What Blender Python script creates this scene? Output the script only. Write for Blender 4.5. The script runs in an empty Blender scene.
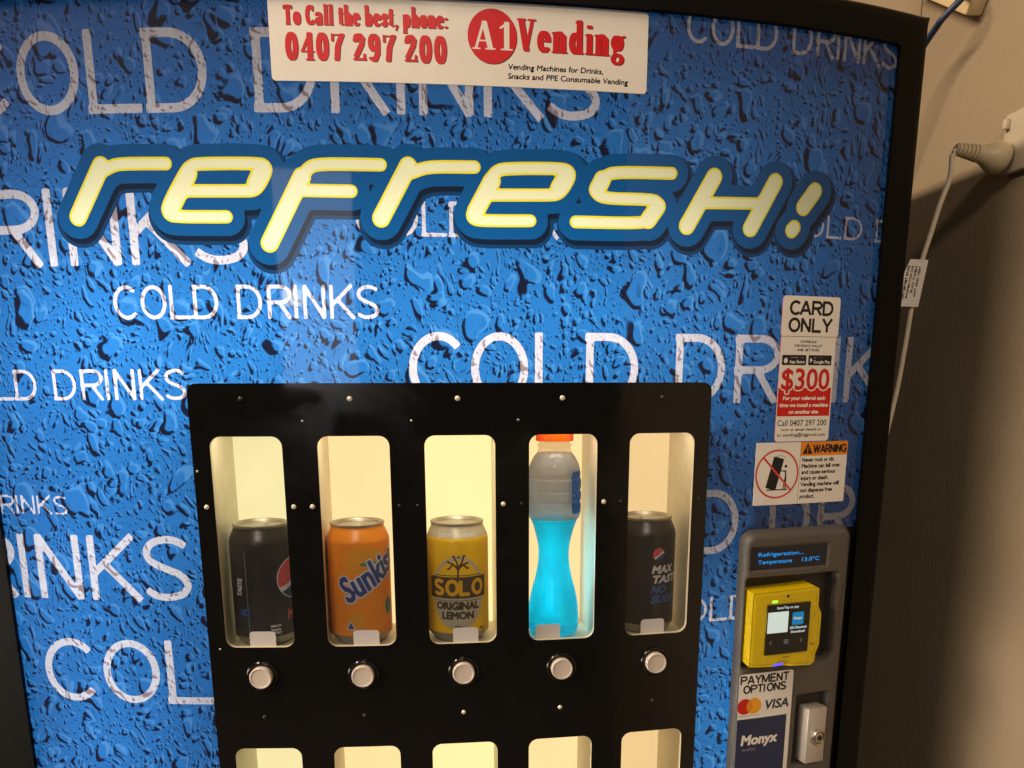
import bpy, bmesh, math, random
import numpy as np
from mathutils import Vector, Matrix
random.seed(7); rng = np.random.default_rng(7)
SC = bpy.context.scene; COL = SC.collection
R = math.radians

# ------------------------------------------------------------------ colours and materials
def lin(r, g, b):
    f = lambda c: (c/255)/12.92 if c/255 <= .04045 else ((c/255+.055)/1.055)**2.4
    return (f(r), f(g), f(b))
M = {}
def newmat(name):
    m = bpy.data.materials.new(name); m.use_nodes = True
    nt = m.node_tree; nt.nodes.clear()
    out = nt.nodes.new('ShaderNodeOutputMaterial')
    M[name] = m
    return m, nt, out
def pr(nt, col=None, rough=.5, metal=0., coat=0., coat_r=.03, spec=.5):
    b = nt.nodes.new('ShaderNodeBsdfPrincipled')
    if col is not None: b.inputs['Base Color'].default_value = (*col, 1)
    b.inputs['Roughness'].default_value = rough; b.inputs['Metallic'].default_value = metal
    b.inputs['Coat Weight'].default_value = coat; b.inputs['Coat Roughness'].default_value = coat_r
    b.inputs['Specular IOR Level'].default_value = spec
    return b
def mottled(nt, col, amount, scale, coord='Object', detail=4.):
    """a colour that drifts a little, as real plastic, paint and paper do"""
    tc = nt.nodes.new('ShaderNodeTexCoord'); n = nt.nodes.new('ShaderNodeTexNoise')
    n.inputs['Scale'].default_value = scale; n.inputs['Detail'].default_value = detail
    nt.links.new(tc.outputs[coord], n.inputs['Vector'])
    rmp = nt.nodes.new('ShaderNodeValToRGB')
    rmp.color_ramp.elements[0].position = .3; rmp.color_ramp.elements[1].position = .7
    rmp.color_ramp.elements[0].color = (*[c*(1-amount) for c in col], 1)
    rmp.color_ramp.elements[1].color = (*[min(1, c*(1+amount)) for c in col], 1)
    nt.links.new(n.outputs['Fac'], rmp.inputs['Fac'])
    return rmp.outputs['Color'], n
def mat(name, col, rough=.5, metal=0., coat=0., var=.06, scale=60., bump=0., bscale=400., spec=.5, coat_r=.03):
    m, nt, out = newmat(name)
    b = pr(nt, col, rough, metal, coat, coat_r, spec)
    c, n = mottled(nt, col, var, scale)
    nt.links.new(c, b.inputs['Base Color'])
    if bump:
        tc = nt.nodes.new('ShaderNodeTexCoord'); n2 = nt.nodes.new('ShaderNodeTexNoise'); n2.inputs['Scale'].default_value = bscale
        nt.links.new(tc.outputs['Object'], n2.inputs['Vector'])
        bp = nt.nodes.new('ShaderNodeBump'); bp.inputs['Strength'].default_value = bump; bp.inputs['Distance'].default_value = .001
        nt.links.new(n2.outputs['Fac'], bp.inputs['Height']); nt.links.new(bp.outputs['Normal'], b.inputs['Normal'])
    nt.links.new(b.outputs[0], out.inputs[0])
    return m
def smudged(name, lo, hi, scale):
    nt = M[name].node_tree; b = next(n for n in nt.nodes if n.type == 'BSDF_PRINCIPLED')
    tc = nt.nodes.new('ShaderNodeTexCoord'); n = nt.nodes.new('ShaderNodeTexNoise'); n.inputs['Scale'].default_value = scale; n.inputs['Detail'].default_value = 6; n.inputs['Distortion'].default_value = .8
    nt.links.new(tc.outputs['Object'], n.inputs['Vector'])
    mr = nt.nodes.new('ShaderNodeMapRange'); mr.inputs['From Min'].default_value = .42; mr.inputs['From Max'].default_value = .72; mr.inputs['To Min'].default_value = lo; mr.inputs['To Max'].default_value = hi
    nt.links.new(n.outputs['Fac'], mr.inputs['Value']); nt.links.new(mr.outputs[0], b.inputs['Roughness'])
def glow(name, col, strength, var=.0, scale=20.):
    m, nt, out = newmat(name)
    e = nt.nodes.new('ShaderNodeEmission'); e.inputs['Strength'].default_value = strength
    e.inputs['Color'].default_value = (*col, 1)
    if var:
        c, n = mottled(nt, col, var, scale); nt.links.new(c, e.inputs['Color'])
    nt.links.new(e.outputs[0], out.inputs[0])
    return m
def vmath(nt, op, a, b=None):
    n = nt.nodes.new('ShaderNodeVectorMath'); n.operation = op
    for i, x in enumerate((a, b)):
        if x is None: continue
        if isinstance(x, (tuple, list)): n.inputs[i].default_value = x
        else: nt.links.new(x, n.inputs[i])
    return n.outputs[0]
def fmath(nt, op, a, b=None, clamp=False):
    n = nt.nodes.new('ShaderNodeMath'); n.operation = op; n.use_clamp = clamp
    for i, x in enumerate((a, b)):
        if x is None: continue
        if isinstance(x, (int, float)): n.inputs[i].default_value = x
        else: nt.links.new(x, n.inputs[i])
    return n.outputs[0]

# embossed water drops printed on the sheet: each size of drop is read twice, a little apart
def drop_shade(nt, k=1.):
    tc = nt.nodes.new('ShaderNodeTexCoord')
    sx = nt.nodes.new('ShaderNodeSeparateXYZ'); nt.links.new(tc.outputs['Object'], sx.inputs[0])
    cb = nt.nodes.new('ShaderNodeCombineXYZ')
    nt.links.new(sx.outputs[0], cb.inputs[0]); nt.links.new(fmath(nt, 'MULTIPLY', sx.outputs[2], .80), cb.inputs[1])
    vec = cb.outputs[0]; p = vec
    for sc, am in ((42, .020), (120, .0035)):
        n1 = nt.nodes.new('ShaderNodeTexNoise'); n1.inputs['Scale'].default_value = sc; n1.inputs['Detail'].default_value = 0
        nt.links.new(vec, n1.inputs['Vector'])
        p = vmath(nt, 'ADD', p, vmath(nt, 'MULTIPLY', vmath(nt, 'SUBTRACT', n1.outputs['Color'], (.5, .5, .5)), (am, am, am)))
    tot = None
    for sc, rmin, rmax, w, off, soft, dl in ((340, -.25, .48, .42, 4.3, .34, .20), (200, -.28, .48, .72, 1.3, .22, .17), (112, -.20, .47, 1.0, 7.7, .17, .14), (66, -.28, .47, 1.1, 3.1, .13, .11), (39, -.55, .45, 1.15, 0., .10, .095)):
        hs = []
        for dd in (0, dl/sc*k):
            v = nt.nodes.new('ShaderNodeTexVoronoi'); v.voronoi_dimensions = '2D'; v.inputs['Scale'].default_value = sc
            nt.links.new(vmath(nt, 'ADD', p, (off+dd, off*.7+dd*.8, 0)), v.inputs['Vector'])
            sp = nt.nodes.new('ShaderNodeSeparateColor'); nt.links.new(v.outputs['Color'], sp.inputs[0])
            rad = fmath(nt, 'ADD', fmath(nt, 'MULTIPLY', sp.outputs[0], rmax-rmin), rmin)
            hs.append(fmath(nt, 'DIVIDE', fmath(nt, 'SUBTRACT', rad, v.outputs['Distance']), soft, clamp=True))
        d = fmath(nt, 'MULTIPLY', fmath(nt, 'SUBTRACT', hs[1], hs[0]), w)
        # a bigger drop swallows the small ones under it; its body is a shade lighter
        if tot is not None:
            keep = fmath(nt, 'SUBTRACT', 1., fmath(nt, 'MULTIPLY', hs[0], .9)); tot = fmath(nt, 'MULTIPLY', tot, keep)
        d = fmath(nt, 'SUBTRACT', d, fmath(nt, 'MULTIPLY', hs[0], .03))
        tot = d if tot is None else fmath(nt, 'ADD', tot, d)
    return tot, None, vec
def backlit(name, trans, refl, drops=None, t=.8, coat=.0, rough=.6):
    """printed translucent film: the tubes behind shine through the ink, the room lights its face"""
    m, nt, out = newmat(name)
    tr = nt.nodes.new('ShaderNodeBsdfTranslucent'); b = pr(nt, refl, rough, 0, coat, .02)
    mx = nt.nodes.new('ShaderNodeMixShader'); mx.inputs[0].default_value = 1-t
    nt.links.new(tr.outputs[0], mx.inputs[1]); nt.links.new(b.outputs[0], mx.inputs[2])
    gl = nt.nodes.new('ShaderNodeBsdfGlossy'); gl.inputs['Roughness'].default_value = .035
    fr = nt.nodes.new('ShaderNodeFresnel'); fr.inputs[0].default_value = 1.42
    mg = nt.nodes.new('ShaderNodeMixShader'); nt.links.new(fr.outputs[0], mg.inputs[0]); nt.links.new(mx.outputs[0], mg.inputs[1]); nt.links.new(gl.outputs[0], mg.inputs[2])
    nt.links.new(mg.outputs[0], out.inputs[0])
    tr.inputs['Color'].default_value = (*trans, 1)
    if drops == 'drops':
        sh, h, vec = drop_shade(nt)
        rp = nt.nodes.new('ShaderNodeValToRGB'); e = rp.color_ramp.elements
        e[0].position = .10; e[0].color = (*[min(1, c*k) for c, k in zip(trans, (3.2, 1.55, 1.22))], 1)
        e[1].position = .44; e[1].color = (*[c*1.06 for c in trans], 1)
        for ps, cc in ((.50, trans), (.55, tuple(c*.66 for c in trans)), (.64, (.006, .036, .12)), (.78, (.006, .010, .028))):
            q = e.new(ps); q.color = (*cc, 1)
        nt.links.new(fmath(nt, 'ADD', fmath(nt, 'MULTIPLY', sh, .52), .5), rp.inputs['Fac'])
        lg = nt.nodes.new('ShaderNodeTexNoise'); lg.inputs['Scale'].default_value = 9; lg.inputs['Detail'].default_value = 3
        nt.links.new(vec, lg.inputs['Vector'])
        k = fmath(nt, 'ADD', fmath(nt, 'MULTIPLY', lg.outputs['Fac'], .5), .75)
        cbk = nt.nodes.new('ShaderNodeCombineXYZ')
        for i in range(3): nt.links.new(k, cbk.inputs[i])
        c = vmath(nt, 'MULTIPLY', rp.outputs['Color'], cbk.outputs[0])
        nt.links.new(c, tr.inputs['Color'])
        nt.links.new(vmath(nt, 'MULTIPLY', c, refl), b.inputs['Base Color'])
    elif drops == 'ink':
        sh, h, vec = drop_shade(nt, .8)
        rp = nt.nodes.new('ShaderNodeValToRGB'); e = rp.color_ramp.elements
        e[0].position = .45; e[0].color = (*trans, 1); e[1].position = .78; e[1].color = (*[c*k for c, k in zip(trans, (.42, .34, .34))], 1)
        nt.links.new(fmath(nt, 'ADD', fmath(nt, 'MULTIPLY', sh, .6), .5), rp.inputs['Fac'])
        sp = nt.nodes.new('ShaderNodeTexNoise'); sp.inputs['Scale'].default_value = 500; sp.inputs['Detail'].default_value = 2
        nt.links.new(vec, sp.inputs['Vector'])
        k = fmath(nt, 'ADD', fmath(nt, 'MULTIPLY', sp.outputs['Fac'], .3), .85)
        cbk = nt.nodes.new('ShaderNodeCombineXYZ')
        for i in range(3): nt.links.new(k, cbk.inputs[i])
        c = vmath(nt, 'MULTIPLY', rp.outputs['Color'], cbk.outputs[0])
        nt.links.new(c, tr.inputs['Color']); nt.links.new(vmath(nt, 'MULTIPLY', c, refl), b.inputs['Base Color'])
    return m

backlit('blue print', (.017, .168, .475), (2.4, .50, .85), 'drops')
backlit('white print', (.68, .66, .73), (.62, .60, .62), 'ink')
backlit('logo blue', (.003, .095, .28), (.004, .020, .06))
backlit('logo shade', (.004, .014, .035), (.004, .008, .02))
backlit('logo shade soft', (.006, .045, .13), (.003, .010, .03))
backlit('logo yellow', (.95, .80, .02), (.50, .38, .01))
backlit('logo cream', (1.0, .93, .55), (.42, .36, .17))
mat('black acrylic', (.0055, .0048, .0044), .07, coat=.0, var=.1, spec=.5)
mat('black steel', (.0028, .0023, .0018), .5, bump=.15, bscale=900, spec=.1)
mat('acrylic edge', (.62, .55, .40), .3)
mat('inner white', (.22, .215, .20), .6)
mat('cream plastic', (.72, .66, .52), .45)
mat('grey bezel', (.085, .076, .066), .38, bump=.35, bscale=1400, var=.05)
mat('bezel dark', (.016, .014, .012), .5)
mat('reader yellow', (.70, .50, .002), .33, bump=.2, bscale=1800, var=.03)
mat('reader ink', (.05, .035, .01), .5)
mat('screen glass', (.006, .006, .007), .06)
mat('paper white', (.80, .755, .70), .5, coat=.0, var=.02, spec=.25)
mat('paper tag', (.52, .49, .49), .5, var=.02)
mat('ink black', (.02, .018, .018), .5, spec=.22)
mat('ink red', (.62, .012, .018), .4, spec=.22)
mat('ink dark red', (.10, .012, .012), .45, spec=.22)
mat('ink orange', (.78, .24, .01), .45)
mat('ink navy', (.012, .022, .075), .4)
mat('ink amber', (.85, .36, .01), .45)
mat('ink crimson', (.60, .02, .015), .45, spec=.22)
mat('ink grey', (.30, .28, .28), .5)
mat('ink light grey', (.52, .50, .50), .5)
mat('ink signal red', (.62, .05, .03), .5)
mat('steel', (.62, .58, .52), .28, metal=1.)
mat('screw glint', (.90, .84, .68), .22, metal=.35)
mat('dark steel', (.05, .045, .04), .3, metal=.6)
mat('lock silver', (.50, .46, .41), .42, metal=.35, bump=.1)
mat('button cap', (.60, .51, .44), .38, metal=.0, var=.04)
mat('aluminium', (.46, .43, .37), .38, metal=.75, var=.05)
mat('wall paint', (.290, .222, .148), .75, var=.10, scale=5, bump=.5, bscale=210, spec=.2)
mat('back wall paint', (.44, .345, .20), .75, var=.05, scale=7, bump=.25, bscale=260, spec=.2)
mat('cable cream', (.66, .57, .42), .5)
mat('plug cream', (.52, .43, .27), .42, var=.05)
mat('socket white', (.46, .39, .29), .4)
mat('box cream', (.62, .48, .27), .5)
mat('cable blue', (.014, .026, .075), .45)
# can and bottle inks
mat('can black', (.022, .020, .022), .30, metal=.0, var=.08)
mat('can white', (.74, .72, .72), .35); mat('can blue', (.03, .13, .42), .35)
mat('can red', (.66, .09, .12), .35); mat('can globe blue', (.02, .045, .22), .35)
mat('can orange', (.92, .31, .016), .30, metal=.0, var=.10, scale=25)
mat('can amber', (.80, .36, .02), .30, metal=.0, var=.12, scale=25)
mat('can script', (.03, .07, .30), .35); mat('can script halo', (.62, .66, .78), .35); mat('can green', (.06, .28, .16), .35)
mat('can yellow', (1.0, .62, .016), .30, metal=.0, var=.06)
mat('can silver', (.60, .55, .45), .32, metal=.1); mat('can brown', (.09, .065, .045), .35); mat('can lemon', (.86, .50, .02), .3)

smudged('black acrylic', .06, .30, 11); smudged('paper white', .32, .6, 30); smudged('lock silver', .30, .55, 60); smudged('reader yellow', .26, .45, 45)
def thin_pane(name, tint, haze):
    m, nt, out = newmat(name)
    t = nt.nodes.new('ShaderNodeBsdfTransparent'); t.inputs[0].default_value = (*tint, 1)
    g = nt.nodes.new('ShaderNodeBsdfGlossy'); g.inputs['Roughness'].default_value = .04
    lw = nt.nodes.new('ShaderNodeFresnel'); lw.inputs[0].default_value = 1.49
    mx = nt.nodes.new('ShaderNodeMixShader'); nt.links.new(lw.outputs[0], mx.inputs[0])
    nt.links.new(t.outputs[0], mx.inputs[1]); nt.links.new(g.outputs[0], mx.inputs[2])
    d = nt.nodes.new('ShaderNodeBsdfDiffuse'); d.inputs[0].default_value = (.7, .68, .66, 1)
    m2 = nt.nodes.new('ShaderNodeMixShader')
    tc = nt.nodes.new('ShaderNodeTexCoord'); n = nt.nodes.new('ShaderNodeTexNoise'); n.inputs['Scale'].default_value = 22
    nt.links.new(tc.outputs['Object'], n.inputs['Vector'])
    nt.links.new(fmath(nt, 'MULTIPLY', n.outputs['Fac'], haze*2), m2.inputs[0])
    nt.links.new(mx.outputs[0], m2.inputs[1]); nt.links.new(d.outputs[0], m2.inputs[2]); nt.links.new(m2.outputs[0], out.inputs[0])
    return m
thin_pane('clear pane', (.99, .985, .97), .018)

def tinted(name, trans, transl, diff, fac_t, fac_d, rough=.12):
    """coloured see-through drink or film: tinted light straight through, plus light scattered inside it"""
    m, nt, out = newmat(name)
    t = nt.nodes.new('ShaderNodeBsdfTransparent'); t.inputs[0].default_value = (*trans, 1)
    s = nt.nodes.new('ShaderNodeBsdfTranslucent'); s.inputs[0].default_value = (*transl, 1)
    c, n = mottled(nt, transl, .22, 38, detail=1.5); nt.links.new(c, s.inputs[0])
    b = pr(nt, diff, rough, spec=.5)
    m1 = nt.nodes.new('ShaderNodeMixShader'); m1.inputs[0].default_value = fac_t
    nt.links.new(s.outputs[0], m1.inputs[1]); nt.links.new(t.outputs[0], m1.inputs[2])
    m2 = nt.nodes.new('ShaderNodeMixShader'); m2.inputs[0].default_value = fac_d
    nt.links.new(m1.outputs[0], m2.inputs[1]); nt.links.new(b.outputs[0], m2.inputs[2]); nt.links.new(m2.outputs[0], out.inputs[0])
    return m
tinted('blue drink', (.03, .80, 1.0), (.0, .80, .95), (.0, .50, .85), .28, .30)
tinted('bottle label', (.72, .72, .74), (.62, .63, .66), (.40, .40, .42), .45, .36)
tinted('bottle label blue', (.1, .25, .6), (.06, .18, .55), (.03, .10, .32), .10, .45)
tinted('clear bottle', (.95, .90, .84), (.9, .85, .8), (.6, .55, .5), .9, .12)
tinted('orange cap', (1., .25, .01), (1.0, .22, .01), (.95, .16, .006), .25, .55, .3)

# ------------------------------------------------------------------ objects
ROOT = {}
def setp(o, label=None, cat=None, group=None, kind=None):
    if label: o['label'] = label
    if cat: o['category'] = cat
    if group: o['group'] = group
    if kind: o['kind'] = kind
    return o
def empty(name, loc, label, cat, group=None):
    o = bpy.data.objects.new(name, None); COL.objects.link(o); o.location = loc; o.empty_display_size = .05
    return setp(o, label, cat, group)
def rootloc(o):
    v = Vector((0, 0, 0))
    while o is not None: v += o.location; o = o.parent
    return v
def link(name, me, parent=None, label=None):
    o = bpy.data.objects.new(name, me); COL.objects.link(o)
    if parent is not None: o.parent = parent
    if label: o['label'] = label
    return o
def mesh_from(name, verts, faces, mats, fmat=None, parent=None, smooth=True, label=None):
    v = np.asarray(verts, dtype=float)
    if parent is not None: v = v-np.array(rootloc(parent))
    me = bpy.data.meshes.new(name); me.from_pydata(v.tolist(), [], faces)
    for m_ in mats: me.materials.append(M[m_.split('#')[0]])
    if fmat is not None: me.polygons.foreach_set('material_index', np.asarray(fmat, dtype=np.int32))
    me.polygons.foreach_set('use_smooth', np.full(len(me.polygons), smooth))
    me.update()
    return link(name, me, parent, label)
def from_bm(name, bm, mats, parent=None, smooth=False, label=None, auto=None):
    if parent is not None: bmesh.ops.translate(bm, vec=-rootloc(parent), verts=bm.verts)
    bmesh.ops.recalc_face_normals(bm, faces=bm.faces)
    me = bpy.data.meshes.new(name); bm.to_mesh(me); bm.free()
    for m_ in (mats if isinstance(mats, (list, tuple)) else [mats]): me.materials.append(M[m_])
    me.polygons.foreach_set('use_smooth', np.full(len(me.polygons), smooth or auto is not None))
    if auto is not None: me.set_sharp_from_angle(angle=R(auto))
    return link(name, me, parent, label)
def bm_box(bm, x0, x1, y0, y1, z0, z1, bev=0., mi=0, seg=2):
    r = bmesh.ops.create_cube(bm, size=1); vs = r['verts']
    for v in vs: v.co = Vector(((x0+x1)/2+v.co.x*(x1-x0), (y0+y1)/2+v.co.y*(y1-y0), (z0+z1)/2+v.co.z*(z1-z0)))
    fs = list({f for v in vs for f in v.link_faces})
    for f in fs: f.material_index = mi
    if bev:
        es = list({e for v in vs for e in v.link_edges})
        bmesh.ops.bevel(bm, geom=es, offset=bev, segments=seg, affect='EDGES', profile=.5)
    return bm
def bm_lathe(bm, prof, seg=48, mi=0, mat4=None, close_top=False, close_bot=False):
    """prof: (radius, height) about +Z"""
    rings = []
    for r, h in prof:
        rings.append([bm.verts.new((r*math.cos(2*math.pi*k/seg), r*math.sin(2*math.pi*k/seg), h)) for k in range(seg)])
    allv = [v for q in rings for v in q]
    for a, b in zip(rings, rings[1:]):
        for k in range(seg):
            f = bm.faces.new((a[k], a[(k+1) % seg], b[(k+1) % seg], b[k])); f.material_index = mi
    if close_top: bm.faces.new(rings[-1]).material_index = mi
    if close_bot: bm.faces.new(rings[0][::-1]).material_index = mi
    if mat4 is not None: bmesh.ops.transform(bm, matrix=mat4, verts=allv)
    return bm
def tube(bm, pts, rad, seg=12, mi=0, cap=True):
    pts = [Vector(p) for p in pts]; rings = []
    up = Vector((0, 0, 1))
    for i, p in enumerate(pts):
        t = (pts[min(i+1, len(pts)-1)]-pts[max(i-1, 0)]).normalized()
        a = t.cross(up if abs(t.z) < .9 else Vector((1, 0, 0))).normalized(); b = t.cross(a).normalized()
        r = rad[i] if isinstance(rad, (list, tuple)) else rad
        rings.append([bm.verts.new(p+a*r*math.cos(2*math.pi*k/seg)+b*r*math.sin(2*math.pi*k/seg)) for k in range(seg)])
        up = a.cross(t) if abs(t.z) > .9 else up
    for q, w in zip(rings, rings[1:]):
        for k in range(seg): bm.faces.new((q[k], q[(k+1) % seg], w[(k+1) % seg], w[k])).material_index = mi
    if cap: bm.faces.new(rings[0][::-1]); bm.faces.new(rings[-1])
def spline(pts, n=8):
    P = [Vector(p) for p in pts]; P = [P[0]*2-P[1]]+P+[P[-1]*2-P[-2]]; out = []
    for i in range(1, len(P)-2):
        for k in range(n):
            t = k/n; a, b, c, d = P[i-1:i+3]
            out.append(.5*((2*b)+(c-a)*t+(2*a-5*b+4*c-d)*t*t+(3*b-a-3*c+d)*t**3))
    out.append(P[-2]); return out

# ------------------------------------------------------------------ inked sheets: distance fields cut into a mesh
class Cv:
    def __init__(s, u0, u1, v0, v1, cell):
        s.u0, s.v0 = u0, v0; s.nu = max(2, round((u1-u0)/cell)); s.nv = max(2, round((v1-v0)/cell))
        s.cu = (u1-u0)/s.nu; s.cv = (v1-v0)/s.nv
        s.U, s.V = np.meshgrid(u0+s.cu*np.arange(s.nu+1), v0+s.cv*np.arange(s.nv+1))
    def new(s): return np.full(s.U.shape, 1e3)
    def win(s, a, b, c, d):
        i0 = max(0, int((a-s.u0)/s.cu)-2); i1 = min(s.nu+1, int((b-s.u0)/s.cu)+4)
        j0 = max(0, int((c-s.v0)/s.cv)-2); j1 = min(s.nv+1, int((d-s.v0)/s.cv)+4)
        return (slice(j0, j1), slice(i0, i1)) if i1 > i0 and j1 > j0 else None
    def stroke(s, A, pts, hw, butt=False, pad=.004):
        p = np.array(pts, float); w = s.win(p[:, 0].min()-hw-pad, p[:, 0].max()+hw+pad, p[:, 1].min()-hw-pad, p[:, 1].max()+hw+pad)
        if w is None: return A
        U, V = s.U[w], s.V[w]; D = np.full(U.shape, 1e3)
        for (x0, y0), (x1, y1) in zip(p[:-1], p[1:]):
            dx, dy = x1-x0, y1-y0; L = dx*dx+dy*dy+1e-18
            t = np.clip(((U-x0)*dx+(V-y0)*dy)/L, 0, 1)
            D = np.minimum(D, np.hypot(U-x0-t*dx, V-y0-t*dy))
        D -= hw
        if butt:
            for (x0, y0), (x1, y1) in ((p[1], p[0]), (p[-2], p[-1])):
                l = math.hypot(x1-x0, y1-y0)+1e-12; e = ((U-x1)*(x1-x0)+(V-y1)*(y1-y0))/l
                near = np.hypot(U-x1, V-y1) < hw*1.5+min(pad, hw*.5)
                D = np.where(near, np.maximum(D, e), D)
        A[w] = np.minimum(A[w], D); return A
    def poly(s, A, P, pad=.003):
        """P: list of closed loops or an (n,2,2) array of edges; even-odd inside"""
        if isinstance(P, list):
            P = np.concatenate([np.stack([np.array(l, float), np.roll(np.array(l, float), -1, 0)], 1) for l in P])
        w = s.win(P[..., 0].min()-pad, P[..., 0].max()+pad, P[..., 1].min()-pad, P[..., 1].max()+pad)
        if w is None: return A
        U, V = s.U[w], s.V[w]; D = np.full(U.shape, 1e6); ins = np.zeros(U.shape, bool)
        for (x0, y0), (x1, y1) in P:
            dx, dy = x1-x0, y1-y0; t = np.clip(((U-x0)*dx+(V-y0)*dy)/(dx*dx+dy*dy+1e-18), 0, 1)
            D = np.minimum(D, (U-x0-t*dx)**2+(V-y0-t*dy)**2)
            c = ((y0 > V) != (y1 > V))
            if dy: ins ^= c & (U < x0+(V-y0)*dx/dy)
        D = np.sqrt(D); D[ins] *= -1
        A[w] = np.minimum(A[w], D); return A
    def text(s, A, txt, u, v, width, h, weight=0., shear=0., rot=0., align='l', pad=.003, smallcap=1):
        E, w0 = text_edges(txt); P = E.copy()
        P = P*np.array([width/w0, h/.729]); P[..., 0] += P[..., 1]*shear
        if align == 'c': P[..., 0] -= width/2
        if rot:
            c, q = math.cos(rot), math.sin(rot); P = np.stack([P[..., 0]*c-P[..., 1]*q, P[..., 0]*q+P[..., 1]*c], -1)
        P = P+np.array([u, v])
        B = s.new(); s.poly(B, P, pad=pad+abs(weight))
        np.minimum(A, B-weight, out=A); return A
    def rrect(s, a, b, c, d, r=0.): return sd_rrect(s.U, s.V, a, b, c, d, r)
    def ell(s, cu, cv, a, b): return (np.sqrt(((s.U-cu)/a)**2+((s.V-cv)/b)**2)-1)*min(a, b)
def sd_rrect(U, V, a, b, c, d, r):
    qx = np.abs(U-(a+b)/2)-(b-a)/2+r; qy = np.abs(V-(c+d)/2)-(d-c)/2+r
    return np.hypot(np.maximum(qx, 0), np.maximum(qy, 0))+np.minimum(np.maximum(qx, qy), 0)-r
_tc = {}
def text_edges(txt):
    if txt in _tc: return _tc[txt]
    c = bpy.data.curves.new('lettering', 'FONT'); c.body = txt; c.resolution_u = 3
    o = bpy.data.objects.new('lettering', c); COL.objects.link(o); bpy.context.view_layer.update()
    me = bpy.data.meshes.new_from_object(o)
    cnt = {}
    for p in me.polygons:
        for k in p.edge_keys: cnt[k] = cnt.get(k, 0)+1
    E = np.array([[me.vertices[a].co[:2], me.vertices[b].co[:2]] for (a, b), n in cnt.items() if n == 1], float)
    bpy.data.objects.remove(o); bpy.data.curves.remove(c); bpy.data.meshes.remove(me)
    E[..., 0] -= E[..., 0].min(); _tc[txt] = (E, E[..., 0].max()); return _tc[txt]

def cut(cv, inks):
    """inks: (key, field) topmost first, the last one (key, None) is the base; -> coords (n,2), {key: faces}"""
    keys = [k for k, _ in inks]; F = [a for _, a in inks[:-1]]
    nv, nu = cv.nv, cv.nu; N = (nu+1)*(nv+1)
    lab = np.full((nv, nu), -1); mixed = np.zeros((nv, nu), bool)
    for n, A in enumerate(F):
        i = A <= 0; s = i[:-1, :-1].astype(int)+i[1:, :-1]+i[:-1, 1:]+i[1:, 1:]
        fr = (lab < 0) & ~mixed
        lab[fr & (s == 4)] = n; mixed |= fr & (s > 0) & (s < 4)
    lab[(lab < 0) & ~mixed] = len(F)
    faces = {k: [] for k in keys}
    idx = np.arange(N).reshape(nv+1, nu+1)
    for n, k in enumerate(keys):
        if k is None: continue
        j, i = np.nonzero((lab == n) & ~mixed)
        faces[k] += np.stack([idx[j, i], idx[j, i+1], idx[j+1, i+1], idx[j+1, i]], 1).tolist()
    G = [a.ravel() for a in F]; U = cv.U.ravel(); V = cv.V.ravel()
    ex = []; exd = {}; exv = []
    def val(i, n): return G[n][i] if i < N else exv[i-N][n]
    def co(i): return (U[i], V[i]) if i < N else ex[i-N]
    nF = len(F)
    def mid(a, b, n):
        k = (a, b, n) if a < b else (b, a, n)
        if k in exd: return exd[k]
        a, b = k[0], k[1]; fa, fb = val(a, n), val(b, n); t = fa/(fa-fb); t = min(max(t, 1e-4), 1-1e-4)
        ca, cb = co(a), co(b); ex.append((ca[0]+(cb[0]-ca[0])*t, ca[1]+(cb[1]-ca[1])*t))
        exv.append([val(a, q)+(val(b, q)-val(a, q))*t if q != n else 0. for q in range(nF)])
        exd[k] = N+len(ex)-1; return exd[k]
    js, is_ = np.nonzero(mixed); W = nu+1
    for j, i in zip(js.tolist(), is_.tolist()):
        a = j*W+i; b = a+1; c = b+W; d = a+W
        todo = [n for n in range(nF) if min(G[n][a], G[n][b], G[n][c], G[n][d]) <= 0]
        for tri in ((a, b, c), (a, c, d)):
            P = [list(tri)]
            for n in todo:
                nxt = []
                for p in P:
                    f = [val(q, n) for q in p]
                    if all(x <= 0 for x in f):
                        if keys[n] is not None: faces[keys[n]].append(p)
                        continue
                    if all(x >= 0 for x in f): nxt.append(p); continue
                    I, O = [], []
                    for q in range(len(p)):
                        p0, p1 = p[q], p[(q+1) % len(p)]; f0, f1 = f[q], f[(q+1) % len(p)]
                        if f0 <= 0: I.append(p0)
                        if f0 >= 0: O.append(p0)
                        if (f0 < 0 < f1) or (f1 < 0 < f0):
                            m_ = mid(p0, p1, n); I.append(m_); O.append(m_)
                    if len(I) > 2 and keys[n] is not None: faces[keys[n]].append(I)
                    if len(O) > 2: nxt.append(O)
                P = nxt
                if not P: break
            if keys[-1] is not None: faces[keys[-1]] += P
    return np.concatenate([np.stack([U, V], 1), np.array(ex).reshape(-1, 2)]), faces
def compact(co, faces):
    used = np.unique(np.concatenate([np.asarray(f) for f in faces])) if not all(len(f) == 4 for f in faces) else np.unique(np.asarray(faces))
    mp = np.full(len(co), -1); mp[used] = np.arange(len(used))
    return co[used], [[int(mp[i]) for i in f] for f in faces]
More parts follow.
